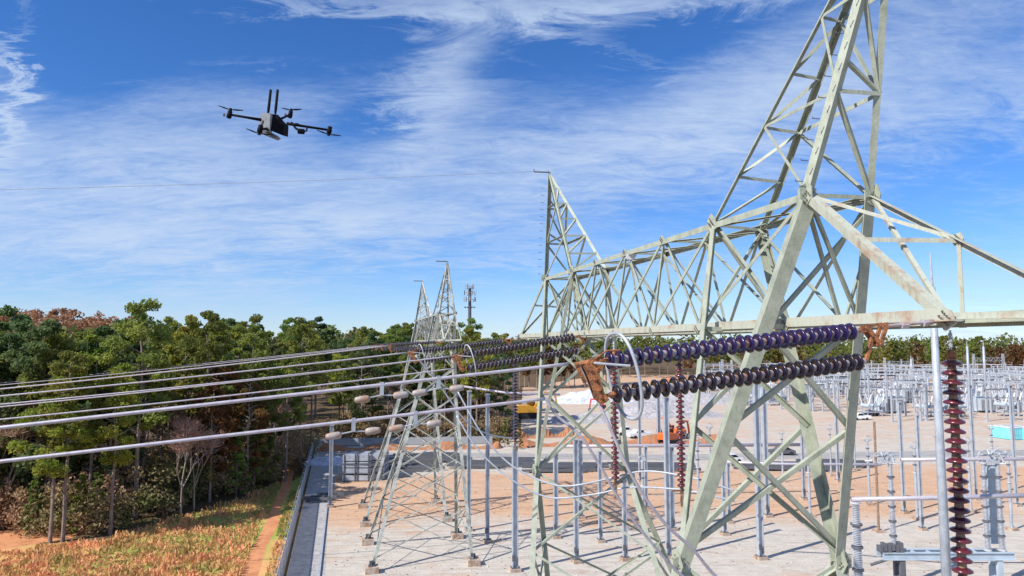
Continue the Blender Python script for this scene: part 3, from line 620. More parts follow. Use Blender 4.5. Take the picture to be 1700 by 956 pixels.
hang(P(1019, 566, 23.6), 25, .165, 'maroon_s', 'small maroon string hanging below the bridge behind the tall ring', foot=True)
hang(P(1127, 566, 21.8), 25, .160, 'maroon_s', 'small maroon string hanging below the bridge just left of the thick sloping leg', foot=True)
hang(P(855, 588, 36.8), 24, .165, 'brown', 'dark thin string hanging below the far arm, left of the near gantry', foot=True)
# ------------------------------------------------------------ drone
dc = P(458, 203, 4.8); ppx = 4.8/F*1.0
dr = thing('quadcopter_drone', dc, 'black quadcopter drone with two upright antennas flying against the clouds', 'drone')
def Dp(px, py, dy=0): return P(px, py, 4.8+dy)
b = MB(); b.prism([Dp(446, 190, -.03), Dp(448, 216, -.03), Dp(470, 225, .02), Dp(471, 207, .02), Dp(460, 196, 0)], Vector((.012, .07, .012))); b.build('body', M['black'], dr)
b = MB(); b.prism([Dp(431, 192, .04), Dp(428, 215, .04), Dp(447, 219, -.04), Dp(449, 190, -.04)], Vector((.008, .03, 0))); b.prism([Dp(434, 187, .03), Dp(433, 192, .03), Dp(447, 195, -.035), Dp(448, 188, -.035)], Vector((.008, .02, 0))); b.build('battery_pack', M['drone_grey'], dr)
b = MB(); b.prism([Dp(428, 215, 0), Dp(434, 220, 0), Dp(457, 229, 0), Dp(462, 226, 0), Dp(447, 218, 0)], Vector((0, .06, 0))); b.build('belly_plate', M['dark'], dr)
b = MB(); b.prism([Dp(447, 189, .02), Dp(461, 190, .02), Dp(466, 198, .02), Dp(447, 202, .02)], Vector((0, .08, 0))); b.build('top_module', M['black'], dr)
for (x0, y0, x1, y1) in ((445, 189, 449.5, 149), (457, 189, 461, 149)):
    b = MB(); b.tube([Dp(x0, y0), lerp(Dp(x0, y0), Dp(x1, y1), .2), Dp(x1, y1)], [.007, .0105, .0095], 8); an = b.build('antenna', M['black'], dr, smooth=True)
def prop(parent, c, up, ang, r=.085, nbl=2):
    b = MB(); up = up.normalized(); a = Vector((math.cos(ang), math.sin(ang), 0)); a = (a-up*a.dot(up)).normalized(); c_ = up.cross(a)
    for s_ in (1, -1):
        t_ = [(0.012, -.006), (.03, -.014), (r*.55, -.013), (r, -.004), (r, .004), (r*.5, .012), (.03, .008), (.012, .006)]
        b.prism([c+a*x*s_+c_*y*s_+up*(.012*x/r) for x, y in t_], up*.003)
    b.lathe([(-.006, .012), (.012, .009)], c, up, 10); b.build('propeller', M['black'], parent)
upd = Vector((.16, .05, 1)).normalized()
for k, (bx, by, mxp, myp, dd, hd, ang) in enumerate(((434, 199, 381, 190, -.05, 1, .1), (458, 201, 482, 190, .35, 1, 2.9), (476, 205, 547, 216, .05, -1, .25), (444, 214, 432, 214, -.32, -1, .3))):
    b = MB(); p0, p1 = Dp(bx, by), Dp(mxp, myp, dd); b.tube([p0, lerp(p0, p1, .5), p1], [.012, .009, .0085], 8); ar = b.build('arm', M['black'], dr, smooth=True)
    b = MB(); b.lathe([(-.028, .010), (-.024, .017), (.002, .018), (.008, .015), (.024, .016), (.028, .008)], p1, upd, 12); b.build('motor', M['black'], ar, smooth=True)
    prop(ar, p1+upd*.034*hd, upd, ang)
    if k in (0, 1):
        b = MB(); b.lathe([(0, .012), (.012, .013), (.016, .006)], p1-VD*.028-Vector((0, .0, .004)), -VD, 10); b.build('position_light', M['drone_grey'], ar)
b = MB(); b.tube([Dp(484, 203), Dp(490, 212), Dp(497, 217)], .008, 6); b.lathe([(-.025, .012), (-.02, .019), (.02, .019), (.025, .012)], Dp(500, 218), VD, 12); b.tube([Dp(502, 219), Dp(509, 217), Dp(510, 210)], .006, 6); b.lathe([(-.012, .012), (.012, .012)], Dp(493, 207), VD, 10); b.build('camera_gimbal', M['black'], dr)
# ------------------------------------------------------------ fence, kerb rail, poles
fr_ = thing('chain_link_fence', (FX(62), 62, 0), 'long grey chain link fence between the grass slope and the gravel path', 'fence')
m = bpy.data.materials.new('fence_mesh'); m.use_nodes = True; t = m.node_tree; tr = t.nodes.new('ShaderNodeBsdfTransparent'); ms = t.nodes.new('ShaderNodeMixShader'); ms.inputs[0].default_value = .6
bp_ = t.nodes['Principled BSDF']; bp_.inputs['Base Color'].default_value = (.45, .48, .52, 1); bp_.inputs['Roughness'].default_value = .5
t.links.new(tr.outputs[0], ms.inputs[1]); t.links.new(bp_.outputs[0], ms.inputs[2]); t.links.new(ms.outputs[0], t.nodes['Material Output'].inputs[0]); M['mesh'] = m
b = MB(); b.bar((FX(20), 20, 1.05), (FX(139), 139, 1.05), .012, 2.0, (1, 0, 0)); b.build('wire_mesh', M['mesh'], fr_)
b = MB(); b.tube([(FX(20), 20, 2.1), (FX(139), 139, 2.1)], .05, 6); b.tube([(FX(20)-.2, 20, 2.35), (FX(139)-.2, 139, 2.35)], .02, 4); b.build('top_rail', M['galv2'], fr_)
y = 38
while y < 140:
    b = MB(); b.tube([(FX(y), y, 0), (FX(y), y, 2.15), (FX(y)-.2, y, 2.4)], .045, 6); b.build('post', M['galv2'], fr_); y += 3
# back boundary fence beyond the road
bf = thing('chain_link_fence', (-20, 141, 0), 'low dark fence in front of the wood at the back of the yard', 'fence')
b = MB(); b.bar((FX(139)+.3, 139.2, .8), (-4, 143.2, .8), .012, 1.5, (0, 1, 0)); b.build('wire_mesh', M['mesh'], bf)
for k in range(12):
    b = MB(); x = FX(139)+.3+k*3.1; yy = 139.2+(x-FX(139))*.115; b.tube([(x, yy, 0), (x, yy, 1.7)], .05, 6); b.build('post', M['galv2'], bf)
k1 = MB(); pa, pb = G(529, 960), G(543, 838); pa2 = pa+(pa-pb)*1.0; k1.bar(pa2+Vector((0, 0, .12)), pb+Vector((0, 0, .12)), .14, .2); tag(k1.build('kerb', M['galv2'], loc=pb), 'long pale kerb running along the edge of the gravel path', 'kerb')
def flat_top_h(px, py, Y):
    x, y, z = ray(px, py); return CZ+z/y*Y
def pole(px, yt, yb, wpx, label, kind='galv', box=True, pxt=None, gp='slim steel columns standing in the yard'):
    base = G(px, yb); D = base.y; h = flat_top_h(px, yt, D); r = max(.05, wpx*D/F/2)
    root = thing('steel_column', base, label, 'column', gp)
    b = MB(); top = base+Vector((0, 0, h))
    if box:
        b.box(base+Vector((0, 0, h/2)), (r*2, .06, h), R(14)); b.box(base+VD*r+Vector((0, 0, h/2)), (.07, r*1.7, h), R(14)); b.box(base-VD*r+Vector((0, 0, h/2)), (.07, r*1.7, h), R(14))
    else: b.tube([base, top], [r, r*.6], 10)
    b.build('shaft', M[kind], root)
    b = MB(); b.box(base+Vector((0, 0, .15)), (r*2+.5, r*2+.5, .3), R(14)); b.build('footing', M['concrete'], root)
    b = MB(); b.box(top+Vector((0, 0, .05)), (r*2+.16, r*2+.16, .1), R(14)); b.build('cap_plate', M['galv2'], root)
    b = MB(); b.box(base+Vector((0, 0, .33)), (r*2+.3, r*2+.3, .05), R(14)); b.box(base+Vector((-r*.5, -.12-r, 1.2)), (.28, .14, .5), R(14)); b.build('base_plate', M['dark'], root)
    return root, base, h
POL = [(548, 706, 842, 5, 'slim column at the edge of the gravel path, left of the end-on gantry'),
       (778, 650, 881, 5, 'tall slim column just right of the end-on gantry'), (809, 655, 900, 5, 'second tall slim column right of the end-on gantry'),
       (855, 740, 948, 8, 'thick blue grey column whose foot is near the bottom edge, under the dark hanging string'),
       (923, 752, 893, 6, 'column between the left and right waists of the near bridge, next to its left leg'), (957, 730, 934, 6, 'front column of a close pair under the bridge'), (964, 731, 860, 6, 'rear column of a close pair under the bridge'),
       (997, 750, 900, 5, 'column under the bridge left of the small maroon string'), (1038, 795, 930, 6, 'short column seen through the right waist of the far bridge tower'),
       (1063, 640, 800, 4, 'distant column right of the tall ring'), (1073, 742, 845, 4, 'short distant column right of the small maroon string'), (1110, 660, 926, 7, 'thick blue grey column beside the right small maroon string'), (1116, 742, 880, 7, 'column close behind the thick blue grey one'),
       (1094, 632, 730, 5, 'far tall column beyond the road, by the orange excavator'), (1203, 773, 888, 5, 'left of two dark slim columns right of the thick sloping leg'), (1211, 770, 868, 4, 'right of two dark slim columns right of the thick sloping leg'),
       (1263, 612, 928, 8, 'tall column standing in the open space between the sloping legs'), (1274, 630, 858, 6, 'column just behind the tall one between the sloping legs'), (1335, 700, 830, 4, 'slim column seen between the crossing braces'),
       (1501, 668, 852, 4, 'slim column left of the big tapered mast'), (1531, 690, 880, 4, 'slim column close left of the big tapered mast'), (1392, 690, 800, 4, 'slim column left of the near right leg'),
       (1620, 640, 830, 4, 'slim column right of the near maroon string'), (1688, 640, 840, 4, 'slim column at the right edge')]
for (px, yt, yb_, w_, lb) in POL: pole(px, yt, yb_, w_, lb)
rb = thing('rusty_column', G(1459, 883), 'rusty brown pole standing in the sand right of the near gantry leg', 'column'); b = MB(); gb = G(1459, 883); b.tube([gb, gb+Vector((0, 0, flat_top_h(1457, 700, gb.y)))], .13, 8); b.build('shaft', M['rustcap'], rb)
b = MB(); b.box(gb+Vector((0, 0, .1)), (1, 1, .2)); b.build('footing', M['concrete'], rb)
def mast(X, Y, h, r, label, nm='lightning_mast'):
    root = thing(nm, (X, Y, 0), label, 'mast', 'lightning masts'); b = MB(); b.tube([(X, Y, .4), (X, Y, h*.62), (X, Y, h*.92)], [r, r*.78, r*.6], 14); sh = b.build('shaft', M['galv'], root, smooth=True)
    b = MB(); b.tube([(X, Y, h*.92), (X, Y, h)], [r*.3, r*.12], 8); b.build('rod', M['galv2'], root); b = MB(); b.lathe([(0, r*1.7), (.4, r*1.7), (.42, r*1.1), (.5, r*1.1)], (X, Y, 0), (0, 0, 1), 14); b.build('base_flange', M['galv2'], root)
bm_ = P(1547, 470, 40); mast(bm_.x, 40, 25.4, .28, 'big tapered grey mast beside the near maroon string')
for px, yt, Yd, lb in ((1605, 566, 210, 'left thin mast rising above the switchyard at the right'), (1632, 566, 215, 'right thin mast rising above the switchyard at the right'), (1427, 600, 230, 'thin mast behind the near gantry leg'), (1512, 590, 260, 'thin mast in the switchyard left of the big mast')):
    p = P(px, yt, Yd); mast(p.x, Yd, p.z, .5, lb)
# cell tower
ct = P(780, 470, 300); cr = thing('telecom_mast', (ct.x, 300, 0), 'dark telecom mast with antenna clusters beyond the treetops', 'mast')
b = MB(); b.tube([(ct.x, 300, 0), (ct.x, 300, ct.z-2)], [1.1, .62], 10); b.build('shaft', M['dark'], cr)
for dz, rr in ((-1.5, 1.6), (-4.2, 2.6), (-7.0, 2.4), (-10.5, 2.2)):
    b = MB(); n_ = 8
    for i in range(n_):
        a = 2*math.pi*i/n_+dz; c = Vector((ct.x+rr*math.cos(a), 300+rr*math.sin(a), ct.z+dz)); b.box(c, (.55, .4, 2.0 if dz > -8 else .5), a); b.bar(c, (ct.x, 300, ct.z+dz), .14)
    b.build('antenna_cluster', M['galv'] if dz > -8 else M['dark'], cr)
# ------------------------------------------------------------ near switchgear at the right
def insul_col(root, p, h, r, sect=5, m='porc'):
    b = MB(); prof = [(0, r*1.2), (.12, r*1.2)]; n = int(h/.11); 
    for i in range(n):
        z = .14+(h-.3)*i/n; k = r*(1.0-.18*i/n); prof += [(z, k*.62), (z+.035, k*.98), (z+.05, k*.62)]
    prof += [(h-.12, r*.7), (h-.1, r*.95), (h, r*.95)]; b.lathe(prof, p, (0, 0, 1), 14); c = b.build('post_insulator', M[m], root)
    s = MB()
    for i in range(1, sect): s.lathe([(-.06, r*1.12), (.06, r*1.12)], p+Vector((0, 0, h*i/sect)), (0, 0, 1), 14)
    s.build('flange', M['dark'], c)
def contacts(root, p, s=1.0):
    b = MB(); rg = random.Random(3)
    for i in range(11):
        o = Vector((rg.uniform(-1, 1), rg.uniform(-.4, .4), rg.uniform(-.1, .75)))*s; q = p+o; b.tube([q, q+Vector((rg.uniform(-.8, .8), rg.uniform(-.3, .3), rg.uniform(-.5, .4)))*s], .07*s, 7)
    pts = [p+Vector((.45*s*math.cos(t)-.5*s, 0, .4*s+.45*s*math.sin(t))) for t in [2*math.pi*i/18 for i in range(18)]]; b.ring(pts, .05*s, 7)
    b.ring([q+Vector((1.0*s, .2, 0)) for q in pts], .05*s, 7); b.box(p+Vector((0, 0, .15)), (.9*s, .4*s, .3*s)); b.build('contact_head', M['galv2'], root)
S = G(1490, 915, 3.0); Yd = S.y
sw_ = thing('disconnect_switch', (S.x, Yd, 0), 'large disconnect switch with ribbed grey columns on a pale blue platform at the lower right', 'switchgear')
xa, xb = P(1460, 915, Yd).x, P(1676, 915, Yd).x
b = MB(); 
for dy in (-.5, .5): b.box(((xa+xb)/2, Yd+dy, 2.75), (xb-xa, .12, .5)); b.box(((xa+xb)/2, Yd+dy, 3.02), (xb-xa, .35, .06)); b.box(((xa+xb)/2, Yd+dy, 2.48), (xb-xa, .35, .06))
for i in range(9): b.box((xa+.3+(xb-xa-.6)*i/8, Yd, 2.9), (.15, .9, .2))
b.build('platform', M['trafo'], sw_)
for px in (1492, 1652):
    x = P(px, 915, Yd).x; b = MB()
    for dy in (-.45, .45): b.box((x, Yd+dy, 1.2), (.42, .3, 2.4))
    for z in (.6, 1.4, 2.1): b.bar((x, Yd-.45, z), (x, Yd+.45, z+.5), .08)
    b.box((x, Yd, .1), (1.2, 1.6, .2)); b.build('support_leg', M['dark'] if px < 1500 else M['trafo'], sw_)
for px, r in ((1484, .27), (1640, .26), (1664, .26)):
    insul_col(sw_, Vector((P(px, 915, Yd).x, Yd, 3.05)), 7.2, r, 6)
contacts(sw_, Vector((P(1476, 915, Yd).x, Yd, 10.2)), 1.0); contacts(sw_, Vector((P(1655, 915, Yd).x, Yd, 10.2)), 1.2)
b = MB(); x = P(1466, 915, Yd).x; 
for i in range(6): b.box((x+i*.33-.4, Yd-.3, 3.3+(i % 2)*.15), (.28, .6, .5+.12*(i % 3)))
b.tube([(x-1.2, Yd-.3, 2.0), (x+.4, Yd-.3, 2.5)], .12, 8); b.build('drive_box', M['dark'], sw_)
b = MB(); b.box((P(1652, 900, Yd+1).x, Yd+1, 6.6), (.75, .3, 6.5)); b.build('control_panel', M['trafo'], sw_)
bs = thing('bus_support', G(1424, 1010), 'ribbed grey insulator post just right of the near gantry leg', 'switchgear'); b0 = P(1425, 956, 44); ORG[bs.name] = Vector((b0.x, 44, 0)); bs.location = (b0.x, 44, 0)
insul_col(bs, Vector((b0.x, 44, 3.5)), flat_top_h(1421, 833, 44)-3.5, .31, 5); b = MB(); b.box((b0.x, 44, 1.75), (.5, .5, 3.5)); b.build('pedestal', M['trafo'], bs)
# tubular busbars (ends rest on posts)
def bus(pts, r, label):
    b = MB(); b.tube(pts, r, 10); tag(b.build('busbar', M['alu'], loc=pts[0], smooth=True), label, 'busbar', 'tubular busbars crossing the yard')
bus([P(1414, 829, 44), P(1560, 826, 43.5), P(1760, 821, 43)], .14, 'long horizontal tube crossing in front of the switch columns at the right')
bus([P(1496, 763, Yd), P(1640, 762, Yd), P(1790, 761, Yd)], .15, 'upper horizontal tube joining the heads of the two switch columns')
bus([P(1180, 766, Yd+4), P(1300, 770, Yd+3), P(1462, 771, Yd)], .11, 'horizontal tube running behind the sloping leg to the left switch head')
bus([P(930, 741, 90), P(1060, 740, 91), P(1330, 738, 93)], .22, 'distant horizontal tube under the bridge in front of the road')
bus([P(760, 640, 80), P(840, 652, 78), P(930, 655, 78)], .12, 'distant horizontal tube right of the end-on gantry')
# medium bus supports: posts with insulator and head
bp = thing('bus_support', (0, 0, 0), 'slim bus support post with a porcelain top standing in the sand', 'switchgear', 'slim bus support posts in the middle distance')
b = MB(); b.tube([(0, 0, .3), (0, 0, 5.2)], .16, 8); b.build('pedestal', M['galv'], bp); insul_col(bp, Vector((0, 0, 5.2)), 3.0, .2, 3)
b = MB(); b.ring([(.4*math.cos(t), 0, 8.4+.4*math.sin(t)) for t in [i*.4488 for i in range(14)]], .05, 6); b.bar((-.6, 0, 8.25), (.6, 0, 8.25), .12); b.build('contact_head', M['galv2'], bp)
b = MB(); b.box((0, 0, .15), (.9, .9, .3)); b.build('footing', M['concrete'], bp)
sp = [(1523, 862), (1600, 880), (1612, 850), (1680, 880), (1444, 838), (1345, 858), (1560, 815), (1650, 800), (1380, 790), (1300, 800), (1180, 812), (1420, 780), (1160, 850), (1068, 880)]
for i, (px, py) in enumerate(sp):
    g = G(px, py)
    lb = 'slim porcelain topped post '+['just left of the right edge switch columns', 'behind the near maroon string foot', 'right of the near maroon string', 'nearest the right edge', 'beside the rusty brown pole', 'between the lower crossing braces', 'beside the big mast', 'in front of the turquoise containers', 'seen through the upper braces', 'by the dark beams behind the braces', 'left of the thick sloping leg top', 'just right of the near right leg', 'left of the thick sloping leg foot', 'under the bridge by the right small maroon string'][i]
    if i == 0: bp.location = g; bp['label'] = lb
    else: copy_tree(bp, g, random.uniform(-.3, .3), random.uniform(.85, 1.05), lb)
# ------------------------------------------------------------ far switchyard
def Uv(s_, t_, z=0): return Vector((0, 0, 0))+UD*s_+VD*t_+Vector((0, 0, z))
GL = 'part of the far switchyard'
hf = thing('switchyard_gantry', (0, 0, 0), 'pale steel frame carrying three busbars in the crowded far switchyard', 'switchgear', 'bus frames in the far switchyard')
b = MB()
for x in (-4.5, 4.5): b = MB(); b.box((x, 0, 4.2), (.4, .4, 8.4)); b.box((x, 0, .15), (1, 1, .3)); b.build('post', M['galv2'], hf); b = MB(); b.box((0, 0, 8.55), (10.5, .35, .4)); b.box((0, 0, 6.2), (8.6, .25, .25)); b.build('crossbeam', M['galv2'], hf)
for x in (-3.5, 0, 3.5):
    b = MB(); b.lathe([(0, .22), (.2, .12), (.4, .24), (.6, .12), (.8, .24), (1., .12), (1.2, .24), (1.4, .1)], (x, 0, 8.75), (0, 0, 1), 8); b.build('post_insulator', M['porc'], hf)
b = MB()
for x in (-3.5, 0, 3.5): b = MB(); b.tube([(x, -7, 10.25), (x, 7, 10.25)], .09, 6); b.build('busbar', M['galv'], hf)
cb = thing('circuit_breaker', (0, 0, 0), 'pale blue circuit breaker with pairs of slanted bushings in the far switchyard', 'switchgear', 'circuit breakers in the far switchyard')
b = MB()
for x in (-2.2, 0, 2.2): b.tube([(x, -1.6, 3), (x, 1.6, 3)], .5, 12)
b.build('tanks', M['trafo'], cb); b = MB(); b.box((0, 0, 1.2), (5.5, 2.2, .3)); b.box((3.4, 0, 1.9), (1, 1.2, 2.2))
for x in (-2.4, 2.4):
    for y in (-1, 1): b.box((x, y, 1.2), (.2, .2, 2.4))
b.build('support_frame', M['galv'], cb)
for x in (-2.2, 0, 2.2):
    for y in (-1, 1):
        b = MB(); b.lathe([(0, .3)]+[q for i in range(7) for q in ((.3+i*.4, .28), (.5+i*.4, .15))]+[(3.2, .1)], (x, y*1.3, 3.3), (0, y*.35, 1), 8); b.build('bushing', M['porc'], cb)
tf = thing('transformer', (0, 0, 0), 'bulky pale transformer with radiator banks in the far switchyard', 'transformer', 'transformers in the far switchyard')
b = MB(); b.box((0, 0, 2.5), (6, 3.4, 4.4)); b.box((0, 0, 4.85), (6.2, 3.6, .3)); b.build('tank', M['trafo'], tf); b = MB()
for i in range(12): b.box((-2.7+i*.49, -2.6, 2.5), (.12, 1.4, 3.6)); b.box((-2.7+i*.49, 2.6, 2.5), (.12, 1.4, 3.6))
b.build('radiators', M['galv2'], tf); b = MB(); b.tube([(-2, .9, 6.4), (2, .9, 6.4)], .6, 12); b.bar((-1.5, .9, 4.9), (-1.5, .9, 6), .2); b.bar((1.5, .9, 4.9), (1.5, .9, 6), .2); b.build('conservator', M['white'], tf)
for x in (-2, 0, 2): b = MB(); b.lathe([(0, .35)]+[q for i in range(6) for q in ((.3+i*.4, .3), (.5+i*.4, .17))]+[(3, .1)], (x, -.8, 5), (0, -.15, 1), 8); b.build('bushing', M['porc'], tf)
dt = thing('line_gantry', (0, 0, 0), 'tall pale two-post line frame rising over the far switchyard', 'gantry', 'line frames in the far switchyard')
b = MB()
for x in (-7, 7):
    b = MB()
    for dx, dy in ((-.6, -.6), (.6, -.6), (.6, .6), (-.6, .6)): b.bar((x+dx, dy, 0), (x+dx*.4, dy*.4, 15), .16)
    for i in range(9): b.bar((x-.6, 0, i*1.6), (x+.6, 0, i*1.6+1.6), .1)
    b.build('post', M['galv2'], dt)
b = MB(); 
for z in (12.2, 13.4): b.bar((-7, 0, z), (7, 0, z), .16)
for i in range(12): b.bar((-7+i*1.17, 0, 12.2 if i % 2 else 13.4), (-5.83+i*1.17, 0, 13.4 if i % 2 else 12.2), .1)
b.build('crossbeam', M['galv2'], dt)
firsts = {}
def zone(x, y):
    px = 850+F*x/y
    return 'between the crossing braces' if px < 1420 else 'left of the big mast' if px < 1545 else 'behind the near maroon string' if px < 1625 else 'at the right edge'
def rank(y): return 'in the front rows' if y < 225 else 'in the middle rows' if y < 280 else 'in the back rows'
def put(proto, loc, rz, s=1.0):
    if proto.name not in firsts: firsts[proto.name] = 1; 
    return copy_tree(proto, loc, rz, s)
rz0 = R(13.9); cnt = 0; used = set()
spots = []
for row, Yr in enumerate(range(186, 345, 12)):
    for k in range(26):
        t_ = 52+row*1.0+k*13.0+random.uniform(-2, 2)
        Xr = t_*.9708+random.uniform(-1, 1)-(Yr-200)*.10; Yq = Yr+random.uniform(-1.5, 1.5)
        px = 850+F*Xr/Yq
        if px < 1175+max(0, (262-Yr))*2.1 or px > 1790: continue
        if Yr < 205 and px < 1430: continue
        spots.append((Xr, Yq, row))
for i, (x_, y_, row) in enumerate(spots):
    r = random.random()
    pr = hf if row % 3 == 0 else (cb if row % 3 == 1 else (tf if r < .22 else hf))
    if row % 5 == 4 and i % 3 == 0: pr = dt
    lb = {hf: 'pale switchyard frame carrying three busbars', cb: 'pale blue circuit breaker with slanted bushings', tf: 'bulky pale transformer with radiators', dt: 'tall two post line frame'}[pr]+' '+rank(y_)+' '+zone(x_, y_)
    if pr not in used: used.add(pr); pr.location = (x_, y_, 0); pr.rotation_euler = (0, 0, rz0); pr['label'] = lb
    else: copy_tree(pr, (x_, y_, 0), rz0+random.choice((0, 0, math.pi/2 if pr in (cb, tf) else 0)), random.uniform(.9, 1.1), lb)
for pr in (hf, cb, tf, dt):
    if pr not in used: pr.location = (150, 300, 0)
# far plain posts
ps = thing('steel_post', (0, 0, 0), 'plain thin pale post among many in the far switchyard', 'post', 'plain posts in the far switchyard'); b = MB(); b.box((0, 0, 6), (.42, .42, 12)); b.build('shaft', M['galv2'], ps); b = MB(); b.box((0, 0, 12.1), (.7, .7, .25)); b.build('cap_plate', M['galv2'], ps)
for i in range(130):
    Yr = random.uniform(190, 350); pxx = random.uniform(1190, 1760); x_ = (pxx-850)/F*Yr
    if Yr < 240 and pxx < 1300: continue
    lb = 'plain thin pale post '+rank(Yr)+' of the switchyard '+zone(x_, Yr)
    if i == 0: ps.location = (x_, Yr, 0); ps['label'] = lb
    else: copy_tree(ps, (x_, Yr, 0), rz0, (1, 1, random.uniform(.6, 1.1)), lb)
# back row against the wood: tall portal posts
# ------------------------------------------------------------ stacks, heaps, vehicles
def stack(px, py, label, n=3):
    g = G(px, py); root = thing('pipe_bundle', g, label, 'material stack', 'bundles of grey drums by the path')
    b = MB()
    for i in range(3):
        for z in range(4): b.box(g+Vector((0, i*1.5, .55+z*.95)), (2.2, 1.3, .8), R(3)); 
    b.build('crates', M['galv'], root); b = MB()
    for x in (-1.15, 1.15):
        for i in range(5): b.bar(g+Vector((x*.7, -.75+i*1.0, 0)), g+Vector((x*.7, -.75+i*1.0, 4.2)), .14)
    b.box(g+Vector((0, 1.5, 2.6)), (2.4, 4.6, .12)); b.box(g+Vector((0, 1.5, 1.2)), (2.4, 4.6, .12)); b.build('frame', M['dark'], root)
stack(582, 798, 'left stack of dark grey crates beside the gravel path'); stack(604, 798, 'middle stack of dark grey crates beside the gravel path'); stack(626, 796, 'right stack of dark grey crates, nearest the end-on gantry')
def heap(px, py, wx, wy, h, m, name, label, cat, seed=0):
    g = G(px, py); n = 22; rg = random.Random(seed); b = MB(); vs = []; fs = []
    for j in range(n+1):
        for i in range(n+1):
            x, y = i/n*2-1, j/n*2-1; r = math.hypot(x, y); z = max(0, 1-r)*h*(1+.35*math.sin(x*7+seed)*math.cos(y*6+seed))+rg.uniform(-.05, .1)*h*(r < .95)
            vs.append((g.x+x*wx/2, g.y+y*wy/2, max(z, -.05)))
    for j in range(n):
        for i in range(n): a = j*(n+1)+i; fs.append((a, a+1, a+n+2, a+n+1))
    b.poly(vs, fs); tag(b.build(name, m, loc=g), label, cat)
M['gravel_h'] = mat('gravel_heap', (.46, .44, .45), .95, 0, (.25, .24, .26), 1.2, (.35, .65), .8, 3)
M['clay_h'] = mat('clay_heap', (.42, .17, .08), .95, 0, (.30, .15, .08), .8, (.35, .65), .8, 3)
heap(545, 768, 9, 6, 1.2, M['tarp'], 'sheeting_pile', 'crumpled white sheeting heaped at the end of the gravel path', 'sheeting', 2)
heap(1090, 690, 40, 16, 4.6, M['gravel_h'], 'gravel_heap', 'long grey gravel heap beyond the road behind the hanging maroon strings', 'heap', 3)
heap(985, 668, 36, 14, 4.5, M['tarp'], 'gravel_heap', 'white crushed stone heap left of the grey heap', 'heap', 5)
heap(960, 700, 26, 9, 2.2, M['gravel_h'], 'gravel_heap', 'low grey stone heap just beyond the road under the bridge', 'heap', 6)
heap(1150, 668, 60, 18, 3.5, M['gravel_h'], 'gravel_heap', 'flat grey heap in front of the far trees at the centre', 'heap', 8)
# clay banks along the far side of the road
def bank(x0, y0, x1, y1, w_, h, label, seed):
    b = MB(); n = 60; pr = []; vs = []; fs = []; rg = random.Random(seed); k = 5
    for i in range(n+1):
        t_ = i/n; hh = h*(.7+.5*math.sin(t_*19+seed))*(1 if 0 < i < n else .05)+rg.uniform(-.12, .12)
        for j in range(k): s_ = j/(k-1); vs.append((x0+(x1-x0)*t_, y0+(y1-y0)*t_+w_*(s_-.5)+rg.uniform(-.2, .2), max(0, math.sin(math.pi*s_))*hh-.02))
    for i in range(n):
        for j in range(k-1): a = i*k+j; fs.append((a, a+k, a+k+1, a+1))
    b.poly(vs, fs); tag(b.build('earth_bank', M['clay_h'], loc=(x0, y0, 0)), label, 'earth bank', 'red clay banks beyond the road')
bank(FX(134)+1, 134.5, -2, 138, 4, 1.1, 'low red clay bank left of the near bridge in front of the wood', 1); bank(1, 140, 45, 146, 5, 1.6, 'red clay bank beyond the road under the bridge', 2); bank(-3, 152, 14, 156, 5, 1.6, 'short red clay bank by the small green bush', 3)
M['clay_s'] = M['clay_h']
def beams(px, py, n, ln, label, seed):
    g = G(px, py); rg = random.Random(seed); b = MB()
    for i in range(n):
        o = g+Vector((rg.uniform(-1.5, 1.5), i*.75-n*.37+rg.uniform(-.2, .2), .2+rg.random()*.5)); a = rg.uniform(-.08, .08); d = Vector((math.cos(a), math.sin(a), 0))*ln/2
        b.bar(o-d, o+d, .35, .3); 
    for i in (-1, 1): b.box(g+Vector((i*ln*.3, 0, .1)), (.3, n*.8, .2))
    tag(b.build('beam_stack', M['dark'], loc=g), label, 'steel beams', 'stacks of dark steel beams along the road')
beams(800, 773, 9, 9, 'stack of dark steel beams right of the end-on gantry', 1); beams(850, 770, 9, 8, 'stack of dark beams behind the thick blue grey column', 2); beams(925, 779, 9, 10, 'dark beams lying under the left part of the bridge', 3); beams(965, 777, 8, 7, 'dark beams lying behind the close pair of columns', 4)
beams(715, 764, 8, 12, 'dark beams seen through the legs of the end-on gantry', 5); beams(1085, 778, 8, 12, 'dark beams lying right of the small maroon string', 6); beams(1310, 777, 8, 16, 'long dark beams lying behind the crossing braces', 7); beams(690, 778, 8, 9, 'dark beams nearest the left leg of the end-on gantry', 8); beams(1390, 772, 7, 10, 'dark beams beside the near right leg', 9)
beams(528, 830, 4, 3.5, 'short dark bars lying on the gravel path', 10)
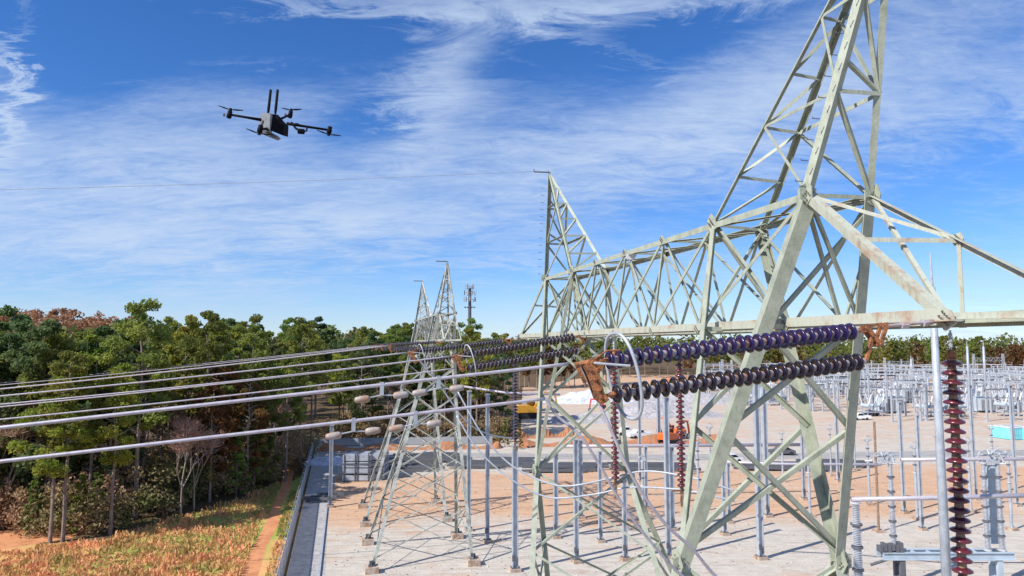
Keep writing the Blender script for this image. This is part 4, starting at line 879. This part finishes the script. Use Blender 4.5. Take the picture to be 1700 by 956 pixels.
def car(px, py, rz, m, label, kind='car'):
    g = G(px, py); root = thing('parked_'+kind, (0, 0, 0), label, kind, 'vehicles in the yard'); b = MB()
    if kind == 'car': side = [(-2.2, .35), (-2.25, .8), (-1.9, .95), (-1.2, 1.0), (-.7, 1.48), (.9, 1.5), (1.6, 1.02), (2.2, .9), (2.25, .35)]
    else: side = [(-2.7, .5), (-2.75, 1.1), (-1.4, 1.2), (-.9, 1.85), (.6, 1.85), (.62, 1.2), (2.7, 1.2), (2.7, .5)]
    b.prism([(x, -.9, z) for x, z in side], (0, 1.8, 0)); b.build('body', m, root)
    b = MB()
    g2_ = [(-1.08, 1.02), (-.66, 1.42), (.86, 1.44), (1.42, 1.04)] if kind == 'car' else [(-1.22, 1.25), (-.85, 1.78), (.5, 1.78), (.5, 1.25)]
    b.prism([(x, -.915, z) for x, z in g2_], (0, 1.83, 0)); b.build('windows', M['glass'], root)
    for x in (-1.45, 1.45):
        for y in (-.8, .8): b = MB(); b.tube([(x, y-.12, .36), (x, y+.12, .36)], .36, 14); b.build('wheel', M['tyre'], root)
    root.location = g; root.rotation_euler = (0, 0, rz); return root
car(1428, 697, .1, M['white'], 'white pickup truck parked beside the far switchyard', 'truck'); car(1445, 690, .1, M['dark'], 'dark car parked behind the white pickup truck'); car(1075, 676, 0, M['dark'], 'dark car beyond the grey heap under the bridge'); car(1210, 768, .2, M['white'], 'white car behind the thick sloping leg'); car(1298, 755, 0, M['dark'], 'dark car seen through the crossing braces'); car(1040, 722, .1, M['white'], 'white truck parked beyond the clay bank under the bridge', 'truck'); car(1062, 727, .3, M['white'], 'white truck beside the orange excavator', 'truck')
def digger(px, py, rz, m, label, s=1.0):
    g = G(px, py); root = thing('excavator', (0, 0, 0), label, 'excavator', 'excavators on the far side of the yard'); 
    for y in (-1.2, 1.2):
        b = MB(); b.prism([(x, y-.3, z) for x, z in ((-1.9, .1), (-2.2, .5), (-1.9, .95), (1.9, .95), (2.2, .5), (1.9, .1))], (0, .6, 0)); b.build('track', M['tyre'], root)
    b = MB(); b.prism([(x, -1.2, z) for x, z in ((-2.2, 1.1), (-2.3, 2.1), (-1.9, 2.4), (.2, 2.4), (1.4, 1.9), (1.5, 1.1))], (0, 2.4, 0)); b.build('house', m, root)
    b = MB(); b.box((.8, .75, 2.4), (1.3, .9, 1.6)); c = b.build('cab', m, root); b = MB(); b.box((.82, .77, 2.6), (1.34, .94, .9)); b.build('window', M['glass'], c)
    b = MB(); b.bar((1.2, -.2, 1.8), (3.2, -.2, 4.6), .45, .4); b.bar((3.1, -.2, 4.6), (5.2, -.2, 4.3), .4, .4); b.build('boom', m, root)
    b = MB(); b.bar((5.1, -.2, 4.5), (5.6, -.2, 1.8), .3, .3); b.build('stick', m, root); b = MB(); b.prism([(5.3, -.7, 1.9), (5.9, -.7, 1.7), (5.8, -.7, .9), (5.0, -.7, .7), (4.8, -.7, 1.2)], (0, 1, 0)); b.build('bucket', M['dark'], root)
    root.location = g; root.rotation_euler = (0, 0, rz); root.scale = (s,)*3
digger(1112, 738, .6, M['orange'], 'orange excavator beside the clay bank, just left of the small maroon string', 1.0); digger(1122, 728, 2.2, M['orange'], 'second orange excavator close behind the first one', .9); digger(876, 694, .2, M['yellow'], 'yellow excavator on the sand behind the left leg of the near bridge', 1.5); digger(1008, 690, 2.6, M['red'], 'red excavator by the white stone heap', 1.0)
for px, lb in ((1672, 'left turquoise container at the right edge'), (1694, 'right turquoise container at the right edge')):
    g = G(px, 728); root = thing('container', g, lb, 'container', 'turquoise containers'); b = MB(); b.box(g+Vector((0, 0, 1.3)), (3.0, 5, 2.4), rz0); b.build('shell', M['teal'], root); b = MB(); b.box(g+Vector((0, 0, 2.56)), (3.2, 5.2, .12), rz0); b.build('roof', M['white'], root)
    b = MB()
    for i in range(7): b.box(g-UD*2.52+VD*(-1.3+i*.43)+Vector((0, 0, 1.3)), (.08, .06, 2.2), rz0)
    b.build('door_ribs', M['teal'], root)
# ------------------------------------------------------------ vegetation
def leaves(centres, radii, n_each, size, flat=.6, seed=0):
    r = np.random.default_rng(seed); V = []
    c = np.repeat(np.array(centres), n_each, axis=0); rr = np.repeat(np.array(radii), n_each)
    d = r.normal(size=c.shape); d /= np.linalg.norm(d, axis=1)[:, None]; d *= (r.random(len(c))**.45)[:, None]; d[:, 2] *= flat
    p = c+d*rr[:, None]
    a = r.normal(size=p.shape); a /= np.linalg.norm(a, axis=1)[:, None]; b_ = np.cross(a, r.normal(size=p.shape)); b_ /= np.linalg.norm(b_, axis=1)[:, None]
    s = size*(.55+.9*r.random(len(p)))[:, None]
    v = np.stack([p-a*s*.5-b_*s*.25, p+a*s*.5-b_*s*.3, p+a*s*.6+b_*s*.3, p-a*s*.4+b_*s*.35], axis=1).reshape(-1, 3); return v
def quads_mesh(name, v, m):
    n = len(v)//4; me = bpy.data.meshes.new(name); me.vertices.add(len(v)); me.vertices.foreach_set('co', v.astype(np.float32).ravel()); me.loops.add(n*4); me.loops.foreach_set('vertex_index', np.arange(n*4, dtype=np.int32))
    me.polygons.add(n); me.polygons.foreach_set('loop_start', np.arange(0, n*4, 4, dtype=np.int32)); me.polygons.foreach_set('loop_total', np.full(n, 4, dtype=np.int32)); me.materials.append(m); me.update(calc_edges=True); return me
def pine_meshes(H, seed, kind, m, mb, dens=1.0, crown0=.5, size=.36):
    rg = random.Random(seed); b = MB(); k = 7; lean = [Vector((rg.uniform(-.3, .3)*z/k, rg.uniform(-.3, .3)*z/k, H*z/k)) for z in range(k+1)]
    r0 = H*.0115; b.tube(lean, [r0*(1-.8*i/k) for i in range(k+1)], 8)
    cs, rs = [], []
    ncl = int((26 if kind == 'pine' else 34)*1.0)
    for i in range(ncl):
        f = crown0+(1-crown0)*((i+.5)/ncl); z = H*f; u = (f-crown0)/(1-crown0)
        if kind == 'pine': prof = (.55+.75*math.sin(math.pi*min(1, u*1.02)**.8))*(1 if u < .93 else .6)
        elif kind == 'cone': prof = 1.5*(1-u)**.8+.15
        else: prof = .4+1.1*math.sin(math.pi*min(1, .12+u*.86))
        rad = H*.115*prof*rg.uniform(.4, 1.3); a = i*2.4+rg.uniform(-.6, .6)
        base = lerp(lean[min(k-1, int(f*k))], lean[min(k, int(f*k)+1)], f*k-int(f*k)); c = Vector((base.x+rad*math.cos(a), base.y+rad*math.sin(a), z+rg.uniform(-.3, .4)))
        cs.append(tuple(c)); rs.append(H*rg.uniform(.034, .072)*(1 if kind != 'cone' else .8)*(1.0 if u < .9 else .75))
        b.tube([base-Vector((0, 0, rad*.25)), lerp(base, c, .6), c], [r0*.32, r0*.2, r0*.06], 5, cap=False)
    for i in range(9):                       # dead stubs below the crown
        f = rg.uniform(.25, crown0); base = lean[int(f*k)]; a = rg.uniform(0, 6.28); b.tube([base+Vector((0, 0, H*f-base.z)), base+Vector((math.cos(a)*H*.05, math.sin(a)*H*.05, H*f-base.z+.3))], [r0*.2, r0*.06], 4, cap=False)
    tr = b.build('trunk', mb); tm = tr.data; bpy.data.objects.remove(tr)
    cm_ = quads_mesh('crown', leaves(cs, rs, int(95*dens), size, .62, seed), m); return tm, cm_
def bare_mesh(H, seed, mb, mt):
    rg = random.Random(seed); b = MB(); ends = []
    def grow(p, d, ln, r, lv):
        q = p+d*ln; b.tube([p, q], [r, r*.65], 5, cap=False)
        if lv == 0: ends.append(q); return
        for i in range(3 if lv > 1 else 4):
            nd_ = (d+Vector((rg.uniform(-.6, .6), rg.uniform(-.6, .6), rg.uniform(-.1, .4)))).normalized(); grow(lerp(p, q, rg.uniform(.6, 1)), nd_, ln*rg.uniform(.6, .8), r*.55, lv-1)
    grow(Vector((0, 0, 0)), Vector((.03, 0, 1)).normalized(), H*.32, H*.01, 4); tr = b.build('trunk', mb); tm = tr.data; bpy.data.objects.remove(tr)
    r = np.random.default_rng(seed); c = np.repeat(np.array([tuple(e) for e in ends]), 7, axis=0); d = r.normal(size=c.shape); d[:, 2] = np.abs(d[:, 2])*.8; d /= np.linalg.norm(d, axis=1)[:, None]; ln = H*.075*(.5+r.random(len(c)))[:, None]
    s_ = np.cross(d, r.normal(size=c.shape)); s_ /= np.linalg.norm(s_, axis=1)[:, None]; s_ *= .03; p0 = c; p1 = c+d*ln
    v = np.stack([p0-s_, p0+s_, p1+s_*.4, p1-s_*.4], axis=1).reshape(-1, 3); return tm, quads_mesh('crown', v, mt)
KIN = {}
def kind(k, *a): KIN.setdefault(k, []).append(a)
for s_ in range(5): kind('green', *pine_meshes(22, 10+s_, 'pine', M['needles'], M['bark'], 2.4, .45+.04*(s_ % 3), .28))
for s_ in range(3): kind('yellow', *pine_meshes(21, 30+s_, 'pine', M['needles_y'], M['bark'], 2.3, .42, .28))
for s_ in range(3): kind('blue', *pine_meshes(21, 40+s_, 'round', M['needles_b'], M['bark'], 2.4, .25, .30))
for s_ in range(3): kind('cedar', *pine_meshes(9, 50+s_, 'cone', M['needles'], M['bark'], 1.0, .08, .28))
for s_ in range(3): kind('oak', *pine_meshes(17, 60+s_, 'round', M['autumn'], M['bark_pale'], 2.0, .25, .28))
for s_ in range(3): kind('bare', *bare_mesh(15, 70+s_, M['bark_pale'], M['twig']))
for s_ in range(4): kind('farpine', *pine_meshes(24, 80+s_, 'pine', M['needles'], M['bark'], .45, .42, .75))
for s_ in range(2): kind('faroak', *pine_meshes(20, 90+s_, 'round', M['autumn'], M['bark_pale'], .45, .3, .75))
LAB = {'green': ('pine_tree', 'tall green pine with a long bare trunk in the wood left of the yard', 'green pines in the wood'), 'yellow': ('pine_tree', 'yellow green pine among the darker pines of the wood', 'yellow green pines in the wood'),
       'blue': ('evergreen_tree', 'dark broad evergreen in the wood', 'dark broad evergreens in the wood'), 'cedar': ('cedar_tree', 'small bushy green cedar at the foot of the taller pines', 'small cedars along the wood edge'),
       'oak': ('oak_tree', 'rusty brown leaved oak among the pines', 'rusty oaks in the wood'), 'bare': ('bare_tree', 'leafless pinkish grey tree at the edge of the wood', 'leafless trees in the wood'),
       'farpine': ('pine_tree', 'distant green pine in the treeline beyond the yard', 'distant pines beyond the yard'), 'faroak': ('oak_tree', 'distant rusty brown tree in the treeline beyond the yard', 'distant brown trees beyond the yard')}
TN = 0
def tree(k, x, y, s=1.0, label=None, cat='tree'):
    global TN; tm, cm_ = random.choice(KIN[k]); nm, lb, gp = LAB[k]; TN += 1
    if not label:
        px = 850+F*x/y; z = 'at the far left' if px < 110 else 'left of the pale bare trunks' if px < 200 else 'left of the pinkish bare trees' if px < 290 else 'around the pinkish bare trees' if px < 370 else 'above the green end of the grass' if px < 450 else 'by the fence end' if px < 540 else 'behind the grey crate stacks' if px < 640 else 'behind the end on gantry' if px < 770 else 'left of the near bridge' if px < 900 else 'under the near bridge' if px < 1150 else 'behind the nearest insulators' if px < 1430 else 'left of the big mast' if px < 1550 else 'right of the big mast'
        q = 'front' if y < 92 or (139 < y < 152) or (380 < y < 400) else 'second' if y < 108 or 139 < y < 162 or (380 < y < 432) else 'back'
        label = {'green': 'tall green pine', 'yellow': 'yellow green pine', 'blue': 'dark broad evergreen', 'cedar': 'small bushy cedar', 'oak': 'rusty brown oak', 'bare': 'leafless pinkish tree', 'farpine': 'distant green pine', 'faroak': 'distant rusty brown tree'}[k]+' '+z+', '+q+' row'
    r = bpy.data.objects.new(nm, None); COL.objects.link(r); r.location = (x, y, -.05); r.rotation_euler = (0, 0, random.uniform(0, 6.28)); r.scale = (s*random.uniform(.9, 1.1), s*random.uniform(.9, 1.1), s); tag(r, label or lb, cat, gp)
    a = bpy.data.objects.new('trunk', tm); COL.objects.link(a); a.parent = r; c = bpy.data.objects.new('crown', cm_); COL.objects.link(c); c.parent = r
def gtree(k, px, py, s, label): g = G(px, py); tree(k, g.x, g.y, s, label)
gtree('yellow', 83, 901, .80, 'yellow green pine at the left front of the wood beside a thin neighbour'); gtree('green', 104, 899, .86, 'thin pine with a bare trunk close right of the yellow green one')
gtree('yellow', 183, 887, .84, 'bright pine at the front of the wood where the grass slope narrows'); gtree('bare', 300, 858, .9, 'tall leafless pinkish tree in front of the dark pines above the grass slope'); gtree('bare', 322, 846, .75, 'smaller leafless pinkish tree right of the tall pinkish one')
gtree('cedar', 420, 812, 1.1, 'round green cedar at the right end of the wood edge'); gtree('cedar', 392, 826, .9, 'cedar where the grass turns green'); gtree('green', 474, 800, .85, 'slim pine nearest the fence end'); gtree('cedar', 838, 742, .62, 'small green bush beside the clay bank right of the end-on gantry')
gtree('cedar', 862, 745, .5, 'second small green bush beside the clay bank')
# wood edge polyline and fill
edge = [G(-60, 893), G(0, 880), G(75, 893), G(170, 890), G(270, 862), G(380, 828), G(455, 806), G(500, 780), G(524, 748)]
def edge_pt(t):
    t *= len(edge)-1; i = min(int(t), len(edge)-2); return lerp(edge[i], edge[i+1], t-i)
perp = Vector((-.75, .66, 0))
mixA = ['green']*6+['yellow']*3+['blue']+['oak']+['bare']*2
for row, (off, n_) in enumerate(((2.5, 14), (8, 17), (14, 19), (21, 19), (30, 18), (41, 17), (54, 15))):
    for i in range(n_):
        p = edge_pt(min(1, max(0, (i+random.uniform(.1, .9))/n_)))+perp*(off+random.uniform(-2, 2))
        px = 850+F*p.x/p.y
        k = random.choice(mixA)
        if px < 160: k = random.choice(['blue', 'blue', 'green', 'blue', 'yellow'])
        if row == 0: k = random.choice(['green', 'bare', 'cedar', 'green', 'oak', 'cedar'])
        if 250 < px < 340 and row < 2: k = 'bare'
        s_ = random.uniform(.86, 1.17) if k != 'cedar' else random.uniform(.5, 1.0)
        if px < 200 and row > 1: s_ *= .85
        tree(k, p.x, p.y, s_)
for i in range(34):                                        # wood behind the yard between the fence end and the bridge
    x_ = -37+i/34*36+random.uniform(-1, 1); y_ = 143+random.uniform(0, 26)+(i % 3)*4
    tree(random.choice(['green', 'green', 'yellow', 'bare', 'oak', 'green', 'blue']), x_, y_, random.uniform(.84, 1.06))
for i in range(22):
    x_ = random.uniform(-95, -10); y_ = random.uniform(172, 215); tree(random.choice(['green', 'green', 'yellow', 'blue']), x_, y_, random.uniform(1.05, 1.3))
for i in range(22): tree(random.choice(['farpine', 'farpine', 'faroak']), -5+i*2.6+random.uniform(-1, 1), 300+random.uniform(0, 30)+i*2, random.uniform(.85, 1.05))
for i in range(52):
    pxx = 1000+i*14.6+random.uniform(-6, 6); Yt = 425+random.uniform(0, 30) if pxx < 1450 else 385+random.uniform(0, 30); tree('faroak' if (1640 < pxx or random.random() < .14) else 'farpine', (pxx-850)/F*Yt, Yt, random.uniform(.86, 1.08))
print('TREES', TN)
def stuff_leaves(name, cs, rs, n_each, size, m, label, cat, flat=.7, seed=1):
    me = quads_mesh(name, leaves(cs, rs, n_each, size, flat, seed), m); o = bpy.data.objects.new(name, me); COL.objects.link(o); tag(o, label, cat, kind='stuff'); return o
cs, rs = [], []
for i in range(900):
    p = edge_pt(random.random())+perp*(random.random()**1.6*46+.5); h = random.uniform(.4, 4.5) if random.random() < .7 else random.uniform(3, 8); cs.append((p.x, p.y, h*.7)); rs.append(random.uniform(1.0, 2.4))
for i in range(330):
    cs.append((random.uniform(-40, -1), 143+random.random()*24, random.uniform(.3, 4.5))); rs.append(random.uniform(1, 2.4))
stuff_leaves('undergrowth', cs, rs, 110, .26, M['brush'], 'tangled brown and green undergrowth between the trunks of the wood', 'undergrowth')
cs, rs = [], []
for i in range(800):
    a = random.uniform(-48, 42); Yt = random.uniform(480, 620); x_ = math.tan(R(a))*Yt; cs.append((x_, Yt, random.uniform(8, 24))); rs.append(random.uniform(5, 8))
for i in range(260):
    Yt = random.uniform(225, 300); cs.append((random.uniform(-240, -12), Yt, random.uniform(8, 25))); rs.append(random.uniform(3, 4.5))
stuff_leaves('far_wood', cs, rs, 60, 1.7, M['far_leaf'], 'far mass of green and brown woodland along the horizon', 'woodland', .8, 5)
# brown hill at far left
def hillz(x, y): return 33*math.exp(-((x+540)/190)**2-((y-640)/140)**2)+20*math.exp(-((x+380)/90)**2-((y-620)/140)**2)
n = 40; vs = []; fs = []
for j in range(n+1):
    for i in range(n+1):
        x_, y_ = -1150+i/n*1000, 400+j/n*480; vs.append((x_, y_, hillz(x_, y_)-.3))
for j in range(n):
    for i in range(n): a = j*(n+1)+i; fs.append((a, a+1, a+n+2, a+n+1))
b = MB(); b.poly(vs, fs); b.build('hill', ground_mat('hill_soil', f_base))['kind'] = 'structure'
cs, rs = [], []
for i in range(1500):
    x_, y_ = random.uniform(-900, -220), random.uniform(470, 680); z = hillz(x_, y_)
    if z < 6: continue
    cs.append((x_, y_, z+random.uniform(2, 13))); rs.append(random.uniform(3, 6))
stuff_leaves('hill_wood', cs, rs, 55, 1.6, M['hill_leaf'], 'rusty brown autumn trees covering the distant hill at the far left', 'woodland', .8, 9)
# grass tufts on the slope
r = np.random.default_rng(4); n = 95000; Yg = 58+r.random(n)**1.2*62; fx = -19.9-(Yg-62)*.2487
ex = np.interp(Yg, [e.y for e in sorted(eb, key=lambda q: q.y)], [e.x for e in sorted(eb, key=lambda q: q.y)])
xg = fx-.6-r.random(n)*70; ev = np.array([[e.x, e.y] for e in eb]); yl = np.interp(xg, ev[:, 0][np.argsort(ev[:, 0])], ev[:, 1][np.argsort(ev[:, 0])]); ok = (Yg < yl-.3) & (np.abs(xg-(fx-2.6)) > 1.1)
trk = np.array([[p.x, p.y] for p in rp]); ok &= ~((Yg > 66) & (xg < -47) & (Yg > trk[:, 1].min()-1))
ok &= (np.sin(xg*.9+np.sin(Yg*.7)*2)*np.sin(Yg*.55+np.sin(xg*.4)*2)+r.normal(size=len(xg))*.5) > -.55
xg, Yg = xg[ok], Yg[ok]; n = len(xg); hgt = (.16+.45*r.random(n)**1.7)*(1+.45*np.sin(xg*.5+Yg*.3)*np.sin(Yg*.45)); a = r.random(n)*6.28; wv = .05+.07*r.random(n); lx, ly = r.normal(size=n)*.15, r.normal(size=n)*.15
p = np.stack([xg, Yg, np.zeros(n)], 1); dxy = np.stack([np.cos(a)*wv, np.sin(a)*wv, np.zeros(n)], 1); up = np.stack([lx, ly, hgt], 1)
v = np.stack([p-dxy*.6, p+dxy*.6, p+dxy*1.1+up, p-dxy*.9+up*.85], 1).reshape(-1, 3)
o = bpy.data.objects.new('grass', quads_mesh('grass', v, M['grass'])); COL.objects.link(o); tag(o, 'dry orange and straw grass covering the slope beside the fence', 'grass', kind='stuff')

M['green_grass'] = leafmat('green_grass', (.26, .34, .08), (.42, .36, .12), (0, 0), .3, .6)
n = 16000; yy = 74+46*r.random(n)**.7; xx = -19.9-(yy-62)*.2487-.5-(yy-70)*.22*r.random(n)**1.3; yl = np.interp(xx, ev[:, 0][np.argsort(ev[:, 0])], ev[:, 1][np.argsort(ev[:, 0])]); k_ = (yy < yl) & (np.abs(xx-(-19.9-(yy-62)*.2487-2.6)) > .9)
xx, yy = xx[k_], yy[k_]; n = len(xx); a = r.random(n)*6.28; p = np.stack([xx, yy, np.zeros(n)], 1); dd = np.stack([np.cos(a)*.07, np.sin(a)*.07, np.zeros(n)], 1); up = np.stack([r.normal(size=n)*.1, r.normal(size=n)*.1, .2+.3*r.random(n)], 1)
o = bpy.data.objects.new('grass', quads_mesh('grass', np.stack([p-dd, p+dd, p+dd+up, p-dd+up*.85], 1).reshape(-1, 3), M['green_grass'])); COL.objects.link(o); tag(o, 'fresh green grass where the slope meets the fence and the wood', 'grass', kind='stuff')
# loose stones and clods on the yard floor
n = 9000; yy = 55+r.random(n)**1.4*75; xx = -19.9-(yy-62)*.2487+4.5+r.random(n)*95; sz = .03+.06*r.random(n)**4; a = r.random(n)*6.28
p = np.stack([xx, yy, sz*.5], 1); e1 = np.stack([np.cos(a), np.sin(a), np.zeros(n)], 1)*sz[:, None]; e2 = np.stack([-np.sin(a), np.cos(a), np.zeros(n)], 1)*sz[:, None]; e3 = np.stack([np.zeros(n), np.zeros(n), sz], 1)
qs = [np.stack([p-e1-e2-e3*.5, p+e1-e2-e3*.5, p+e1*.7-e2*.6+e3*.6, p-e1*.6-e2*.7+e3*.6], 1), np.stack([p-e1+e2-e3*.5, p-e1-e2-e3*.5, p-e1*.6-e2*.7+e3*.6, p-e1*.7+e2*.6+e3*.6], 1), np.stack([p-e1*.6-e2*.7+e3*.6, p+e1*.7-e2*.6+e3*.6, p+e1*.6+e2*.7+e3*.5, p-e1*.7+e2*.6+e3*.6], 1)]
M['stone'] = mat('loose_stone', (.52, .47, .42), .9, 0, (.46, .30, .20), .4)
o = bpy.data.objects.new('loose_gravel', quads_mesh('loose_gravel', np.concatenate(qs).reshape(-1, 3), M['stone'])); COL.objects.link(o); tag(o, 'loose stones and clods scattered over the pale yard floor', 'gravel', kind='stuff')
